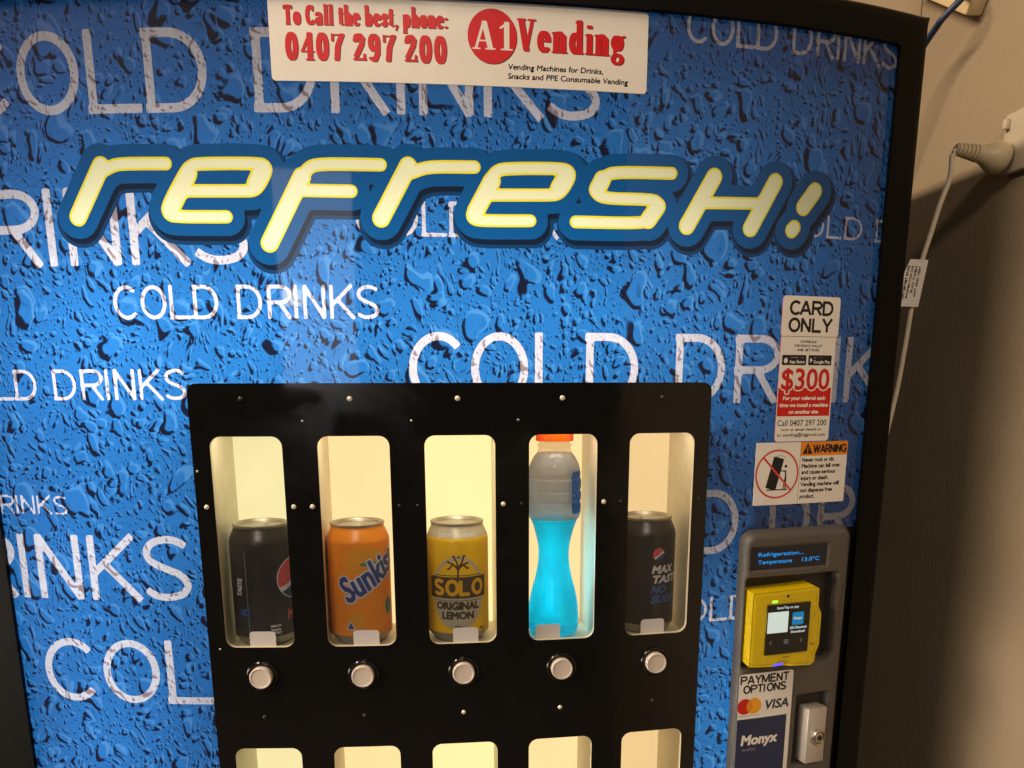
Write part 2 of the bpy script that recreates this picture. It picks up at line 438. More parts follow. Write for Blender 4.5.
def sheet(name, cv, inks, mapf, parent, thick=0., rim=None, label=None, tdir=None):
    """one mesh, a material per ink; thick > 0 turns the rim back by that much"""
    co, faces = cut(cv, inks)
    ks = [k for k in dict.fromkeys(k for k, _ in inks) if k is not None and faces.get(k)]
    fl, fm = [], []
    for n, k in enumerate(ks): fl += faces[k]; fm += [n]*len(faces[k])
    c2, fl = compact(co, fl); P = mapf(c2[:, 0], c2[:, 1])
    mats = list(ks)
    if thick:
        cnt = {}
        for f in fl:
            for a, b in zip(f, f[1:]+f[:1]):
                k = (a, b) if a < b else (b, a); cnt[k] = None if k in cnt else (a, b)
        be = [e for e in cnt.values() if e]; mats.append(rim or ks[-1]); n0 = len(P)
        vs = sorted({i for e in be for i in e}); m1 = {i: n0+q for q, i in enumerate(vs)}; m2 = {i: n0+len(vs)+q for q, i in enumerate(vs)}
        b3 = P[vs] + (np.array([0, thick, 0]) if tdir is None else np.asarray(tdir(c2[vs, 0], c2[vs, 1])))
        P = np.concatenate([P, P[vs], b3])
        for a, b in be: fl.append([m1[b], m1[a], m2[a], m2[b]]); fm.append(len(mats)-1)
    return mesh_from(name, P, fl, mats, fm, parent, True, label)

# ------------------------------------------------------------------ the bulging front of the machine
K2, K4 = .040960371, .00033601
def sy(x): t = np.asarray(x)*10; return .1*(K2*t*t/2+K4*t**4)
def on_front(off=0., hf=None):
    def f(u, v): return np.stack([u, sy(u)+off-(hf(u, v) if hf else 0), v], -1)
    return f
def front(x, z, off=0.): return Vector((x, float(sy(x))+off, z))

machine = empty('vending_machine', (0, .30, 0), 'black drinks vending machine with a blue water drop front and five lit windows', 'vending machine')
COLX = [-.19128, -.09128, .00872, .10872, .20872]
WH = .03358
ZT, ZB, ZT2, ZB2 = 1.3208, 1.1143, 1.0065, .800

# --- cabinet; left side pushed out to stand in for the shade beyond
bm = bmesh.new()
for a in ((-.5095, -.5055, .075, .74, .04, 1.7195), (.4755, .4795, .075, .74, .04, 1.7195),
          (-.5055, .4755, .736, .74, .04, 1.7195), (-.5055, .4755, .075, .736, 1.7155, 1.7195), (-.5055, .4755, .075, .736, .04, .044)):
    bm_box(bm, *a)
from_bm('cabinet', bm, 'black steel', machine)
bm = bmesh.new()
bm_box(bm, -.4745, .4745, .190, .194, .05, 1.71)
from_bm('reflector', bm, 'inner white', machine)
# --- the frame round the printed sheet, bowed like it; left bar widened over shade
cv = Cv(-.5095, .4795, .60, 1.7200, .0055)
fr = cv.rrect(-.5095, .4795, .60, 1.72, .006)
def frame_h(u, v):
    d = np.minimum.reduce([.4795-u, u+.5095, 1.7200-v]); e = np.clip(d/.008, 0, 1)
    return .008*np.sqrt(np.clip(1-(1-e)**2, 0, 1))-.002
sheet('front_frame', cv, [(None, -fr), (None, cv.rrect(-.4412, .4425, .55, 1.6885, .004)), ('black steel', None)], on_front(0, frame_h), machine, thick=.03)
bm = bmesh.new()
bm_box(bm, -.5095, .4795, .075, .078, .05, .60)
n = 24
vs = [(x, z) for x in np.linspace(-.4795, .4795, n) for z in (.06, .598)]
V = [bm.verts.new((x, float(sy(x))-.003, z)) for x, z in vs]
for i in range(n-1): bm.faces.new((V[2*i], V[2*i+2], V[2*i+3], V[2*i+1]))
from_bm('lower_door', bm, 'black steel', machine, smooth=True)

# --- strokes for the light condensed capitals (cap height 1)
def arc(cx, cy, rx, ry, a0, a1, n=18): return [(cx+rx*math.cos(R(a0+(a1-a0)*k/n)), cy+ry*math.sin(R(a0+(a1-a0)*k/n))) for k in range(n+1)]
h_ = .056
CAP = {'C': (.66, [arc(.41, .5, .285, .5-h_, 42, 318, 30)]), 'O': (.80, [arc(.42, .5, .275, .5-h_, 0, 360, 36)]),
 'L': (.58, [[(h_, 1), (h_, 0)], [(0, h_), (.54, h_)]]),
 'D': (.74, [[(h_, 1), (h_, 0)], [(0, 1-h_), (.27, 1-h_)]+arc(.27, .5, .31, .5-h_, 90, -90, 20)[1:]+[(0, h_)]]),
 'R': (.645, [[(h_, 1), (h_, 0)], [(0, 1-h_), (.33, 1-h_)]+arc(.33, .715, .23, .285-h_, 90, -90, 14)[1:]+[(0, .486)], [(.30, .486), (.56, 0)]]),
 'I': (.22, [[(h_, 1), (h_, 0)]]), 'N': (.645, [[(h_, 1), (h_, 0)], [(h_*.9, .985), (.57-h_*.9, .015)], [(.57-h_, 1), (.57-h_, 0)]]),
 'K': (.66, [[(h_, 1), (h_, 0)], [(.56, 1), (h_, .40)], [(.20, .57), (.60, 0)]]),
 'S': (.60, [[tuple(p[:2]) for p in spline([(.02, .17, 0), (.13, .082, 0), (.28, h_, 0), (.44, .11, 0), (.505, .25, 0), (.43, .40, 0), (.26, .50, 0), (.10, .61, 0), (.055, .76, 0), (.13, .89, 0), (.28, 1-h_, 0), (.41, .92, 0), (.51, .845, 0)], 5)]]),
 ' ': (.32, [])}
def rounded(p):
    for _ in range(2):
        if len(p) < 3: break
        q = [p[0]]
        for i in range(len(p)-1):
            (x0, y0), (x1, y1) = p[i], p[i+1]
            if i > 0: q.append((x0*.75+x1*.25, y0*.75+y1*.25))
            if i < len(p)-2: q.append((x0*.25+x1*.75, y0*.25+y1*.75))
        p = q+[p[-1]]
    return p
def caps_width(t): return sum(CAP[c][0] for c in t)-.09
def caps(cv, A, t, x0, z0, x1, h, ref=None):
    """draw t so that it spans x0..x1 with its baseline at z0 and cap height h"""
    k = (x1-x0)/caps_width(t); x = x0
    for c in t:
        w, ss = CAP[c]
        for p in ss: cv.stroke(A, [(x+a*k, z0+b*h) for a, b in p], h_*h*.99, butt=(c != 'O'))
        x += w*k
    return A
CAP.update({'A': (.70, [[(0.04, 0), (.33, 1)], [(.33, 1), (.62, 0)], [(.13, .32), (.53, .32)]]), 'Y': (.66, [[(.04, 1), (.31, .45)], [(.58, 1), (.31, .45)], [(.31, .5), (.31, 0)]]),
 'P': (.64, [[(h_, 1), (h_, 0)], [(0, 1-h_), (.33, 1-h_)]+arc(.33, .715, .23, .285-h_, 90, -90, 14)[1:]+[(0, .486)]]),
 'M': (.82, [[(h_, 0), (h_, 1)], [(h_, 1), (.37, .05)], [(.37, .05), (.74-h_, 1)], [(.74-h_, 1), (.74-h_, 0)]]), 'E': (.60, [[(h_, 1), (h_, 0)], [(0, 1-h_), (.52, 1-h_)], [(0, .52), (.48, .52)], [(0, h_), (.53, h_)]]),
 'T': (.62, [[(.28, 1), (.28, 0)], [(0, 1-h_), (.56, 1-h_)]]), 'W': (.92, [[(.03, 1), (.22, 0)], [(.22, 0), (.42, .98)], [(.42, .98), (.62, 0)], [(.62, 0), (.81, 1)]]),
 'G': (.72, [arc(.40, .5, .34, .5-h_, 42, 340, 30), [(.40, .46), (.69, .46)], [(.66, .48), (.66, .08)]])})
def grot(cv, A, t, x0, z0, x1, h, hw):
    k = (x1-x0)/caps_width(t); x = x0
    for c in t:
        w, ss = CAP[c]
        for p in ss: cv.stroke(A, [(x+a*k, z0+b*h) for a, b in p], hw, butt=(c != 'O'))
        x += w*k
    return A
LOGO = [
 (8,[(-326.9, 1514.9), (-301.2, 1556.3)]),
 (5.5,[(-300.3, 1551.9), (-289.9, 1556.8), (-280.0, 1557.7), (-243.6, 1557.4)]),
 (5.5,[(-193.9, 1513.5), (-240.1, 1513.7), (-245.4, 1516.3), (-245.9, 1522.3), (-228.0, 1549.0), (-222.5, 1555.3), (-214.1, 1557.2), (-162.5, 1557.2), (-156.7, 1555.2), (-156.5, 1550.1), (-163.3, 1539.2), (-168.2, 1535.3), (-175.0, 1534.8), (-232.5, 1535.0)]),
 (8,[(-242.2, 1520.9), (-224.7, 1548.9)]), (8,[(-160.2, 1551.4), (-166.4, 1540.7)]),
 (8,[(-157.5, 1491.5), (-125.8, 1546.5)]),
 (5.5,[(-125.8, 1546.5), (-119.3, 1554.7), (-108.4, 1557.3), (-56.7, 1557.1)]), (5.5,[(-128.6, 1535.5), (-83.2, 1535.1)]),
 (8,[(-57.9, 1513.1), (-32.7, 1556.4)]),
 (5.5,[(-29.1, 1551.3), (-18.9, 1555.2), (-5.4, 1556.6), (26.1, 1556.9)]),
 (5.5,[(76.4, 1513.2), (29.0, 1512.2), (23.3, 1514.7), (23.3, 1519.2), (39.2, 1546.1), (45.4, 1554.2), (54.6, 1556.6), (104.2, 1558.1), (111.7, 1556.2), (113.2, 1551.4), (106.7, 1540.5), (100.9, 1536.0), (91.5, 1535.3), (37.2, 1534.0)]),
 (8,[(26.8, 1520.3), (41.5, 1545.7)]), (8,[(109.6, 1553.4), (102.5, 1541.4)]),
 (5.5,[(209.1, 1558.1), (156.1, 1557.0), (145.5, 1553.7), (136.7, 1542.6), (137.4, 1537.4), (147.3, 1534.1), (190.7, 1534.9), (197.7, 1532.2), (196.6, 1525.3), (189.9, 1517.7), (180.4, 1513.7), (118.3, 1513.3)]),
 (8,[(142.9, 1550.0), (138.3, 1541.5)]), (8,[(196.4, 1529.0), (187.7, 1517.1)]),
 (8,[(225.9, 1513.2), (251.3, 1557.2)]), (8,[(291.2, 1513.7), (314.7, 1556.4)]), (5.5,[(242.6, 1534.1), (302.5, 1536.3)]),
 (8,[(358.9, 1551.2), (347.2, 1535.6)]), (7.2,[(338.4, 1516.6), (336.0, 1513.9)])]
cv = Cv(-.443, .4445, .605, 1.6895, .0019)
PHR = [(-.4347, 1.5980, .136, .0657), (-.7545, 1.4735, -.180, .0658), (-.306, 1.4265, -.064, .0298), (-.4844, 1.3545, -.2443, .0283), (-.0443, 1.3492, .510, .0662), (-.5416, 1.2452, -.3715, .0190), (-.8077, 1.1610, -.2580, .0650), (-.4240, 1.0530, .177, .0672), (-.0843, 1.4980, .1917, .0300), (.2155, 1.6672, .4420, .0290), (.322, 1.5088, .5585, .0216), (.0817, 1.1957, .607, .0670), (.210, 1.1228, .471, .0268), (-.39, .905, -.02, .042)]
PH = [caps(cv, cv.new(), 'COLD DRINKS', *a) for a in PHR]
lg = cv.new()
LOGO = [(hw, rounded(p)) for hw, p in LOGO]
for hw, pts in LOGO: cv.stroke(lg, [(a/1000, b/1000) for a, b in pts], hw/1000, pad=.03)
inner = lg+.0017; backing = lg-.0105
shade = cv.new()
for hw, pts in LOGO: cv.stroke(shade, [(a/1000+.0022, b/1000-.0042) for a, b in pts], hw/1000+.0108, pad=.01)
hole = cv.rrect(-.2415, .2575, .66, 1.3690, .008)
co, fc = cut(cv, [(None, hole), ('logo cream', inner), ('logo yellow', lg), ('logo blue', backing), ('logo shade', shade), ('logo shade soft', shade-.0032), *[('white print#%d' % k, a) for k, a in enumerate(PH)], ('blue print', None)])
def piece(name, keys, parent, label=None):
    fl, fm = [], []
    for n, k in enumerate(keys): fl += fc[k]; fm += [n]*len(fc[k])
    c2, fl = compact(co, fl)
    return mesh_from(name, on_front(0)(c2[:, 0], c2[:, 1]), fl, keys, fm, parent, True, label)
panel = piece('graphic_panel', ['blue print'], machine, 'translucent backlit sheet printed with blue water drops')
for k in range(len(PH)):
    if fc['white print#%d' % k]: piece('lettering', ['white print#%d' % k], panel)
logo = piece('logo_backing', ['logo blue', 'logo shade', 'logo shade soft'], panel, 'plain blue backing shape with a dark printed shadow')
piece('logo_lettering', ['logo cream', 'logo yellow'], panel, 'cream and yellow lettering that reads refresh!')

# --- black window panel
cv = Cv(-.2440, .2600, .660, 1.3712, .0028)
inks = [(None, -cv.rrect(-.2422, .2581, .662, 1.3694, .0085))]
for cx in COLX:
    inks.append((None, np.minimum(cv.rrect(cx-WH, cx+WH, ZB, ZT, .0098), cv.rrect(cx-WH, cx+WH, ZB2, ZT2, .0098))))
dp = sheet('window_panel', cv, inks+[('black acrylic', None)], on_front(-.0030), machine, thick=.0050, rim='acrylic edge', label='glossy black panel with two rows of rounded windows')
# screws: (x, z, radius, material); those catching reflections are painted pale, the rest dark
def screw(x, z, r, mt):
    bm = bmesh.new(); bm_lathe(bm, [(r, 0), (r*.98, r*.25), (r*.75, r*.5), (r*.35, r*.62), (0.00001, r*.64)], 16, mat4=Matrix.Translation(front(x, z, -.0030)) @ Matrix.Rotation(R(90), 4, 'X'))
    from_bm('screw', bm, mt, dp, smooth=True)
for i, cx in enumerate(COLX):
    screw(cx-.0015, 1.3551, .0026, 'screw glint' if i in (1, 2, 3) else 'dark steel')
    screw(cx-.0008, 1.0405, .0022, 'screw glint' if i in (2, 3) else 'dark steel')
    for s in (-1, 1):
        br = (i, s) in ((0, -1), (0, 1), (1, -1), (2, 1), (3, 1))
        screw(cx+s*.0412, 1.2544, .0024 if br else .0016, 'screw glint' if br else 'dark steel')
for x in (-.1373, -.0363, .0647): screw(x, 1.3347, .0013, 'steel')
for x, z in ((-.2310, 1.1125), (-.2385, 1.2885)): screw(x, z, .0012, 'steel')

# --- lit display boxes behind the windows
def compartment(cx, zb, zt, back):
    y0 = float(sy(cx))+.0035; yb = y0+.092; hw = .0368; f0, f1 = zb-.0073, zt+.016
    yl, yr = float(sy(cx-hw))+.0035, float(sy(cx+hw))+.0035
    bm = bmesh.new(); t = .0016; ym = max(yl, yr)
    bm_box(bm, cx-hw-t, cx-hw, yl, yb, f0-t, f1+t); bm_box(bm, cx+hw, cx+hw+t, yr, yb, f0-t, f1+t)
    bm_box(bm, cx-hw, cx+hw, ym, yb, f0-t, f0); bm_box(bm, cx-hw, cx+hw, ym, yb, f1, f1+t)
    c = from_bm('display_box', bm, 'cream plastic', machine)
    bm = bmesh.new(); bm_box(bm, cx-hw+.0002, cx+hw-.0002, yb-.0005, yb+.003, f0+.0002, f1-.0002)
    from_bm('light_panel', bm, back, c)
    return c
BACK = ['panel light green', 'panel light warm', 'panel light bright', 'panel light warm', 'panel light amber']
glow('panel light green', lin(243, 229, 168), 1.12, .03, 14)
glow('panel light warm', lin(252, 218, 155), 1.2, .03, 14)
glow('panel light bright', lin(255, 230, 162), 1.28, .03, 14)
glow('panel light amber', lin(242, 205, 144), 1.08, .03, 14)
for i, cx in enumerate(COLX):
    compartment(cx, ZB, ZT, BACK[i]); compartment(cx, ZB2, ZT2, BACK[i] if i != 2 else 'panel light bright')
# panes and the small white price labels stuck inside them
TAGS = [-.1896, -.0875, .0114, .0951, .2063]
for i, cx in enumerate(COLX):
    for zb, zt in ((ZB, ZT), (ZB2, ZT2)):
        cv = Cv(cx-WH-.002, cx+WH+.002, zb-.002, zt+.002, .006)
        pn = sheet('window_pane', cv, [('clear pane', None)], on_front(.0024), machine)
        tx = TAGS[i]
        cv = Cv(tx-.0130, tx+.0130, zb-.001, zb+.0155, .0011)
        tg = np.maximum(cv.rrect(tx-.0128, tx+.0128, zb-.01, zb+.0150, .0035), -100)
        sheet('price_label', cv, [(None, -tg), ('paper tag', None)], on_front(.0015), pn)
# --- round push buttons
for i, cx in enumerate(COLX):
    x, z = cx-.0003, 1.0843
    nrm = Matrix.Translation(front(x, z, -.003)) @ Matrix.Rotation(-math.atan((float(sy(x+.01))-float(sy(x-.01)))/.02)*-1, 4, 'Z') @ Matrix.Rotation(R(90), 4, 'X')
    bm = bmesh.new(); bm_lathe(bm, [(.0158, -.001), (.0158, .0015), (.0148, .0030), (.0135, .0034), (.0128, .0026), (.0122, .0010), (.0122, -.001)], 40, mat4=nrm)
    b = from_bm('select_button', bm, 'black acrylic', machine, smooth=True)
    bm = bmesh.new(); bm_lathe(bm, [(.0110, -.001), (.0112, .0050), (.0110, .0066), (.0104, .0074), (.0094, .0074), (.0088, .0069), (.0050, .0067), (.00001, .0067)], 40, mat4=nrm)
    from_bm('button_cap', bm, 'button cap', b, auto=25)

# --- payment panel on the right
bx0, bx1, bz0, bz1 = .2985, .4325, .76, 1.2195
def bez_h(u, v):
    d = -sd_rrect(u, v, bx0, bx1, bz0, bz1, .014); e = np.clip(d/.009, 0, 1)
    h = .0155*np.sqrt(np.clip(1-(1-e)**2, 0, 1))
    rec = sd_rrect(u, v, .3035, .4165, 1.0705, 1.1710, .004); h = np.where(rec < 0, np.minimum(h, .0155-np.clip(-rec/.0025, 0, 1)*.013), h)
    ds = sd_rrect(u, v, .3062, .4010, 1.1772, 1.2035, .001); h = np.where(ds < 0, np.minimum(h, .0155-np.clip(-ds/.0015, 0, 1)*.003), h)
    lk = sd_rrect(u, v, .3735, .4160, .9480, 1.0335, .004); h = np.where(lk < 0, np.minimum(h, .0155-np.clip(-lk/.0025, 0, 1)*.008), h)
    gr = sd_rrect(u, v, .4215, .4290, 1.090, 1.155, .003); h = np.where(gr < 0, h-np.clip(-gr/.003, 0, 1)*.003, h)
    return h-.0006
cv = Cv(bx0-.001, bx1+.001, bz0-.001, bz1+.001, .0015)
rec = cv.rrect(.3055, .4145, 1.0725, 1.1690, .003); dsp = cv.rrect(.3080, .3992, 1.1790, 1.2017, .001); lkr = cv.rrect(.3755, .4140, .9500, 1.0315, .003)
pay = sheet('payment_panel', cv, [(None, -cv.rrect(bx0, bx1, bz0, bz1, .014)), ('bezel dark', np.minimum(rec, lkr)), ('grey bezel', None)], on_front(0, bez_h), machine, thick=.004, label='dark grey raised panel that carries the card reader')
bm = bmesh.new(); bm_box(bm, bx0+.006, .4440, .0560, .150, bz0, bz1-.006)
from_bm('payment_light_block', bm, 'bezel dark', machine)  # unseen block added to keep the backlight off the strip beside the panel
cv = Cv(.4290, .4450, bz0, bz1-.004, .004)
sheet('side_trim', cv, [('black steel', None)], on_front(-.0015), machine, thick=.0012)
# small two line display
glow('display text', (.02, .32, .85), .95); mat('display glass', (.006, .008, .022), .08)
cv = Cv(.3072, .4000, 1.1782, 1.2025, .00045); T = cv.new()
cv.text(T, 'Refrigeration...', .3165, 1.1925, .0540, .0043); cv.text(T, 'Temperature', .3165, 1.1845, .0400, .0043); cv.text(T, '13.0°C', .3690, 1.1845, .0215, .0043)
sheet('display_screen', cv, [('display text', T-.0001), ('display glass', None)], on_front(-.0128), pay, label='small dark display with blue text Refrigeration and Temperature')
# card reader
glow('screen light', (.72, .80, .70), .85); glow('screen icon', (.02, .25, .50), .75); glow('screen text', (.55, .60, .58), .7); glow('led green', (.35, 1.0, .06), 1.5); glow('led violet', (.16, .13, .9), 1.1)
glow('screen dim', (.25, .25, .25), .5)
def shifted(off=0., hf=None):
    g = on_front(off, hf)
    def f(u, v): P = g(u, v); P[:, 0] += .0032; P[:, 2] -= .0020; return P
    return f
outl = [(.3036, 1.0815), (.3036, 1.1585), (.3760, 1.1610), (.3795, 1.1590), (.3798, 1.1400), (.3842, 1.1320), (.3842, 1.0980), (.3806, 1.0880), (.3800, 1.0800), (.3765, 1.0770)]
cv = Cv(.302, .386, 1.0755, 1.1705, .0008); O = cv.poly(cv.new(), [outl], pad=.1)-.0012
ODM = [(a, b) for a, b in outl]
def rd_h(u, v):
    s = np.full(np.shape(u), 1e3)
    for (x0, y0), (x1, y1) in zip(ODM, ODM[1:]+ODM[:1]):
        dx, dy = x1-x0, y1-y0; t = np.clip(((u-x0)*dx+(v-y0)*dy)/(dx*dx+dy*dy), 0, 1); s = np.minimum(s, np.hypot(u-x0-t*dx, v-y0-t*dy))
    e = np.clip((s+.0012)/.004, 0, 1); h = .030+.003*np.sqrt(np.clip(1-(1-e)**2, 0, 1))
    sc = sd_rrect(u, v, .3195, .3705, 1.0925, 1.1465, .001); h = np.where(sc < .0003, h-.0008, h)
    hp = ((u-.343)/.010)**2+((v-1.0790)/.006)**2; h = np.where(hp < 1, h-.0025*(1-hp), h)
    return h-.002
sm = cv.new()
for k, x in enumerate((.3365, .3450, .3535)): cv.text(sm, '···', x, 1.1490, .0045, .003, .0002)
cv.text(sm, 'nayax', .3405, 1.0875, .0105, .0022, .0001); cv.text(sm, 'oo', .3745, 1.0985, .0052, .0030, .0002); cv.stroke(sm, [(.3770, 1.129), (.3770, 1.137)], .0004)
camh = np.hypot(cv.U-.3430, cv.V-1.1545)-.0018; led = cv.rrect(.3245, .3312, 1.1482, 1.1512, .001); vio = cv.ell(.3375, 1.0795, .0075, .0022)
rdr = sheet('card_reader', cv, [(None, -O), ('led green', led), ('led violet', vio), ('reader ink', np.minimum(sm, camh)), ('reader yellow', None)], shifted(.002, rd_h), machine, thick=.028, rim='reader yellow', label='bright yellow card reader with a small lit screen')
cv = Cv(.3193, .3707, 1.0923, 1.1467, .0005)
tx = cv.new(); cv.text(tx, 'Scan/Tap to pay', .3305, 1.1417, .0260, .0026, .0002); cv.text(tx, '5% Discount', .3475, 1.1190, .0200, .0024, .0003); cv.text(tx, 'Download', .3490, 1.1145, .0165, .0024, .0003)
dm = cv.new(); cv.stroke(dm, [(.3265, 1.1075), (.3245, 1.1055), (.3265, 1.1035)], .0004); cv.stroke(dm, [(.3610, 1.1075), (.3630, 1.1055), (.3610, 1.1035)], .0004)
for q in range(3): cv.stroke(dm, [(.3415, 1.1038+q*.0018), (.3465, 1.1038+q*.0018)], .0005)
tile = cv.rrect(.3205, .3447, 1.1160, 1.1387, .0004); ic = cv.rrect(.3495, .3632, 1.1230, 1.1367, .0015); it = cv.new(); cv.text(it, 'Monyx', .3513, 1.1290, .0100, .0028, .0003)
sheet('reader_screen', cv, [('screen text', np.minimum(tx, it)), ('screen light', tile), ('screen icon', ic), ('screen dim', dm), ('screen glass', None)], shifted(-.0299), rdr)
# lock
nrm = lambda x: Matrix.Rotation(math.atan(float(sy(x+.01)-sy(x-.01))/.02), 4, 'Z')
bm = bmesh.new(); bm_box(bm, -.0125, .0125, -.0150, .006, -.0325, .0325, .0015)
bmesh.ops.transform(bm, matrix=Matrix.Translation(front(.3955, .9860, -.008)) @ nrm(.39), verts=bm.verts)
lk = from_bm('lock_box', bm, 'lock silver', machine, auto=30, label='silver lock housing with a round key cylinder')
bm = bmesh.new(); mt = Matrix.Translation(front(.3955, .9860, -.008)) @ nrm(.39) @ Matrix.Translation((.0008, -.015, -.001)) @ Matrix.Rotation(R(90), 4, 'X')
bm_lathe(bm, [(.0090, -.001), (.0090, .0035), (.0080, .0045), (.0072, .0042), (.0066, .0020), (.0058, .0016), (.0056, .0040), (.0048, .0046), (.00001, .0046)], 32, mat4=mt)
kc = from_bm('key_cylinder', bm, 'steel', lk, auto=35)
bm = bmesh.new(); bm_lathe(bm, [(.0034, .0042), (.0034, .0050), (.0024, .0051), (.0022, .0047), (.00001, .0047)], 20, mat4=mt)
from_bm('keyhole', bm, 'dark steel', lk, smooth=True)

# --- stickers on the machine
def ring(cv, cu, cv_, r, w): return np.abs(np.hypot(cv.U-cu, cv.V-cv_)-r)-w
# fat condensed serif letters: skeleton (width, strokes) with cap height 1
def fat(cv, A, t, x0, z0, x1, h, hw=.085, sx=None, weight=0., slope=0.):
    tot = sum(FAT[c][0] for c in t)-.12; k = (x1-x0)/tot; x = 0.
    st = k/h
    for c in t:
        w, ss = FAT[c]
        for q in ss:
            pts = q[1:] if isinstance(q[0], (int, float)) else q
            f = q[0] if isinstance(q[0], (int, float)) else 1.
            B = cv.new(); H = hw*h*f
            # thick uprights, thin bars: each stroke is widened sideways with two shifted copies
            for dx in (-.055*h*f, 0, .055*h*f):
                cv.stroke(B, [(x0+(x+a)*k+dx, z0+b*h+slope*(x+a)*k) for a, b in pts], H*.62, pad=.002)
            np.minimum(A, B-weight, out=A)
        x += w
    return A
s_ = .5
def fs(*p): return (s_, *p)
FAT = {'T': (.62, [[(.25, .05), (.25, .95)], fs((.03, .95), (.47, .95)), fs((.02, .80), (.02, .95)), fs((.48, .80), (.48, .95)), fs((.14, .03), (.36, .03))]),
 'o': (.50, [arc(.19, .33, .13, .28, 0, 360, 20)]), 'C': (.60, [arc(.25, .5, .18, .44, 50, 310, 20), fs((.42, .70), (.42, .95)), fs((.42, .05), (.42, .25))]),
 'a': (.50, [[(.29, .05), (.29, .48)], arc(.17, .47, .12, .14, 0, 160, 8), arc(.15, .19, .10, .15, 0, 360, 14)]), 'l': (.32, [[(.12, .05), (.12, 1.0)], fs((.02, .03), (.22, .03)), fs((.02, .98), (.12, .98))]),
 't': (.38, [[(.14, .12), (.14, .85)], fs((.02, .62), (.28, .62)), fs((.14, .12), (.20, .04), (.28, .08))]), 'h': (.54, [[(.10, .05), (.10, 1.0)], [(.10, .50), (.22, .62), (.33, .52), (.33, .05)], fs((.0, .03), (.19, .03)), fs((.25, .03), (.43, .03)), fs((.0, .98), (.10, .98))]),
 'e': (.48, [arc(.19, .33, .13, .28, 330, 20, 3)[:0]+arc(.19, .33, .13, .28, 8, 310, 18), fs((.07, .35), (.32, .35))]), 'b': (.54, [[(.10, .05), (.10, 1.0)], arc(.22, .33, .12, .28, 150, -150, 16), fs((.0, .98), (.10, .98))]),
 's': (.44, [[(.30, .50), (.18, .62), (.07, .50), (.29, .18), (.18, .04), (.06, .16)], fs((.30, .42), (.30, .62)), fs((.06, .04), (.06, .22))]), ',': (.26, [[(.09, .07), (.10, .05)], fs((.12, .06), (.06, -.16))]),
 'p': (.54, [[(.10, -.25), (.10, .60)], arc(.22, .33, .12, .28, 150, -150, 16), fs((.0, -.27), (.20, -.27)), fs((.0, .60), (.10, .60))]), 'n': (.54, [[(.10, .05), (.10, .60)], [(.10, .50), (.22, .62), (.33, .52), (.33, .05)], fs((.0, .03), (.19, .03)), fs((.25, .03), (.43, .03)), fs((.0, .61), (.10, .61))]),
 ':': (.24, [[(.09, .08), (.09, .085)], [(.09, .50), (.09, .505)]]), ' ': (.26, []),
 '0': (.56, [arc(.21, .5, .14, .45, 0, 360, 24)]), '4': (.58, [[(.32, .05), (.32, .95)], fs((.32, .95), (.03, .32), (.45, .32)), fs((.20, .03), (.44, .03))]), '7': (.54, [[(.38, .93), (.22, .55), (.17, .06)], fs((.03, .93), (.40, .93)), fs((.03, .72), (.03, .95))]),
 '2': (.56, [[(.08, .74), (.12, .92), (.24, .95), (.34, .82), (.30, .60), (.10, .20)], (.8, (.05, .08), (.40, .08)), fs((.40, .06), (.40, .26))]), '9': (.56, [arc(.21, .68, .13, .27, 0, 360, 18), [(.34, .65), (.33, .30), (.22, .05), (.10, .12)]]),
 'A': (.66, [fs((.06, .05), (.25, .98)), [(.27, .98), (.42, .05)], fs((.13, .32), (.38, .32)), fs((.0, .03), (.14, .03)), fs((.32, .03), (.52, .03))]), '1': (.44, [[(.17, .05), (.17, .98)], fs((.02, .80), (.15, .95)), fs((.05, .03), (.29, .03))]),
 'V': (.64, [[(.09, .95), (.25, .06)], fs((.26, .06), (.44, .95)), fs((.0, .97), (.20, .97)), fs((.34, .97), (.52, .97))]), 'd': (.54, [[(.33, .05), (.33, 1.0)], arc(.20, .33, .12, .28, 30, 330, 16), fs((.23, .98), (.33, .98)), fs((.33, .03), (.43, .03))]),
 'i': (.32, [[(.12, .05), (.12, .60)], [(.12, .86), (.12, .865)], fs((.02, .03), (.22, .03)), fs((.02, .61), (.12, .61))]), 'g': (.54, [arc(.19, .42, .12, .19, 0, 360, 16), (.8, *arc(.20, -.08, .15, .14, 0, 360, 14)), fs((.10, .22), (.10, .10), (.28, .06)), fs((.30, .58), (.42, .64))])}
# contact sticker
cv = Cv(-.1470, .1825, 1.6210, 1.6880, .00062)
edge = cv.rrect(-.1464, .1818, 1.6225, 1.6875, .0035)
tA = cv.new(); fat(cv, tA, 'To Call the best, phone:', -.1335, 1.6655, .0035, .0152)
nA = cv.new(); fat(cv, nA, '0407 297 200', -.1330, 1.6385, .0030, .0215)
vA = cv.new(); fat(cv, vA, 'Vending', .0655, 1.6510, .1600, .0255)
oA = cv.new(); fat(cv, oA, 'A1', .0265, 1.6510, .0605, .0215)
sh = cv.new()
for t, a, b, c, d in (('To Call the best, phone:', -.1335, 1.6655, .0035, .0152), ('0407 297 200', -.1330, 1.6385, .0030, .0215), ('Vending', .0655, 1.6510, .1600, .0255)):
    fat(cv, sh, t, a+.0007, b-.0006, c+.0007, d)
circ = np.hypot(cv.U-.0427, cv.V-1.6615)-.0213; csh = np.hypot(cv.U-.0434, cv.V-1.6607)-.0213
sm = cv.new(); cv.text(sm, 'Vending Machines for Drinks,', .0562, 1.6362, .0850, .0047, .00018, shear=.12); cv.text(sm, 'Snacks and PPE Consumable Vending', .0562, 1.6288, .1080, .0047, .00018, shear=.12)
red = np.minimum(np.minimum(tA, nA), vA)
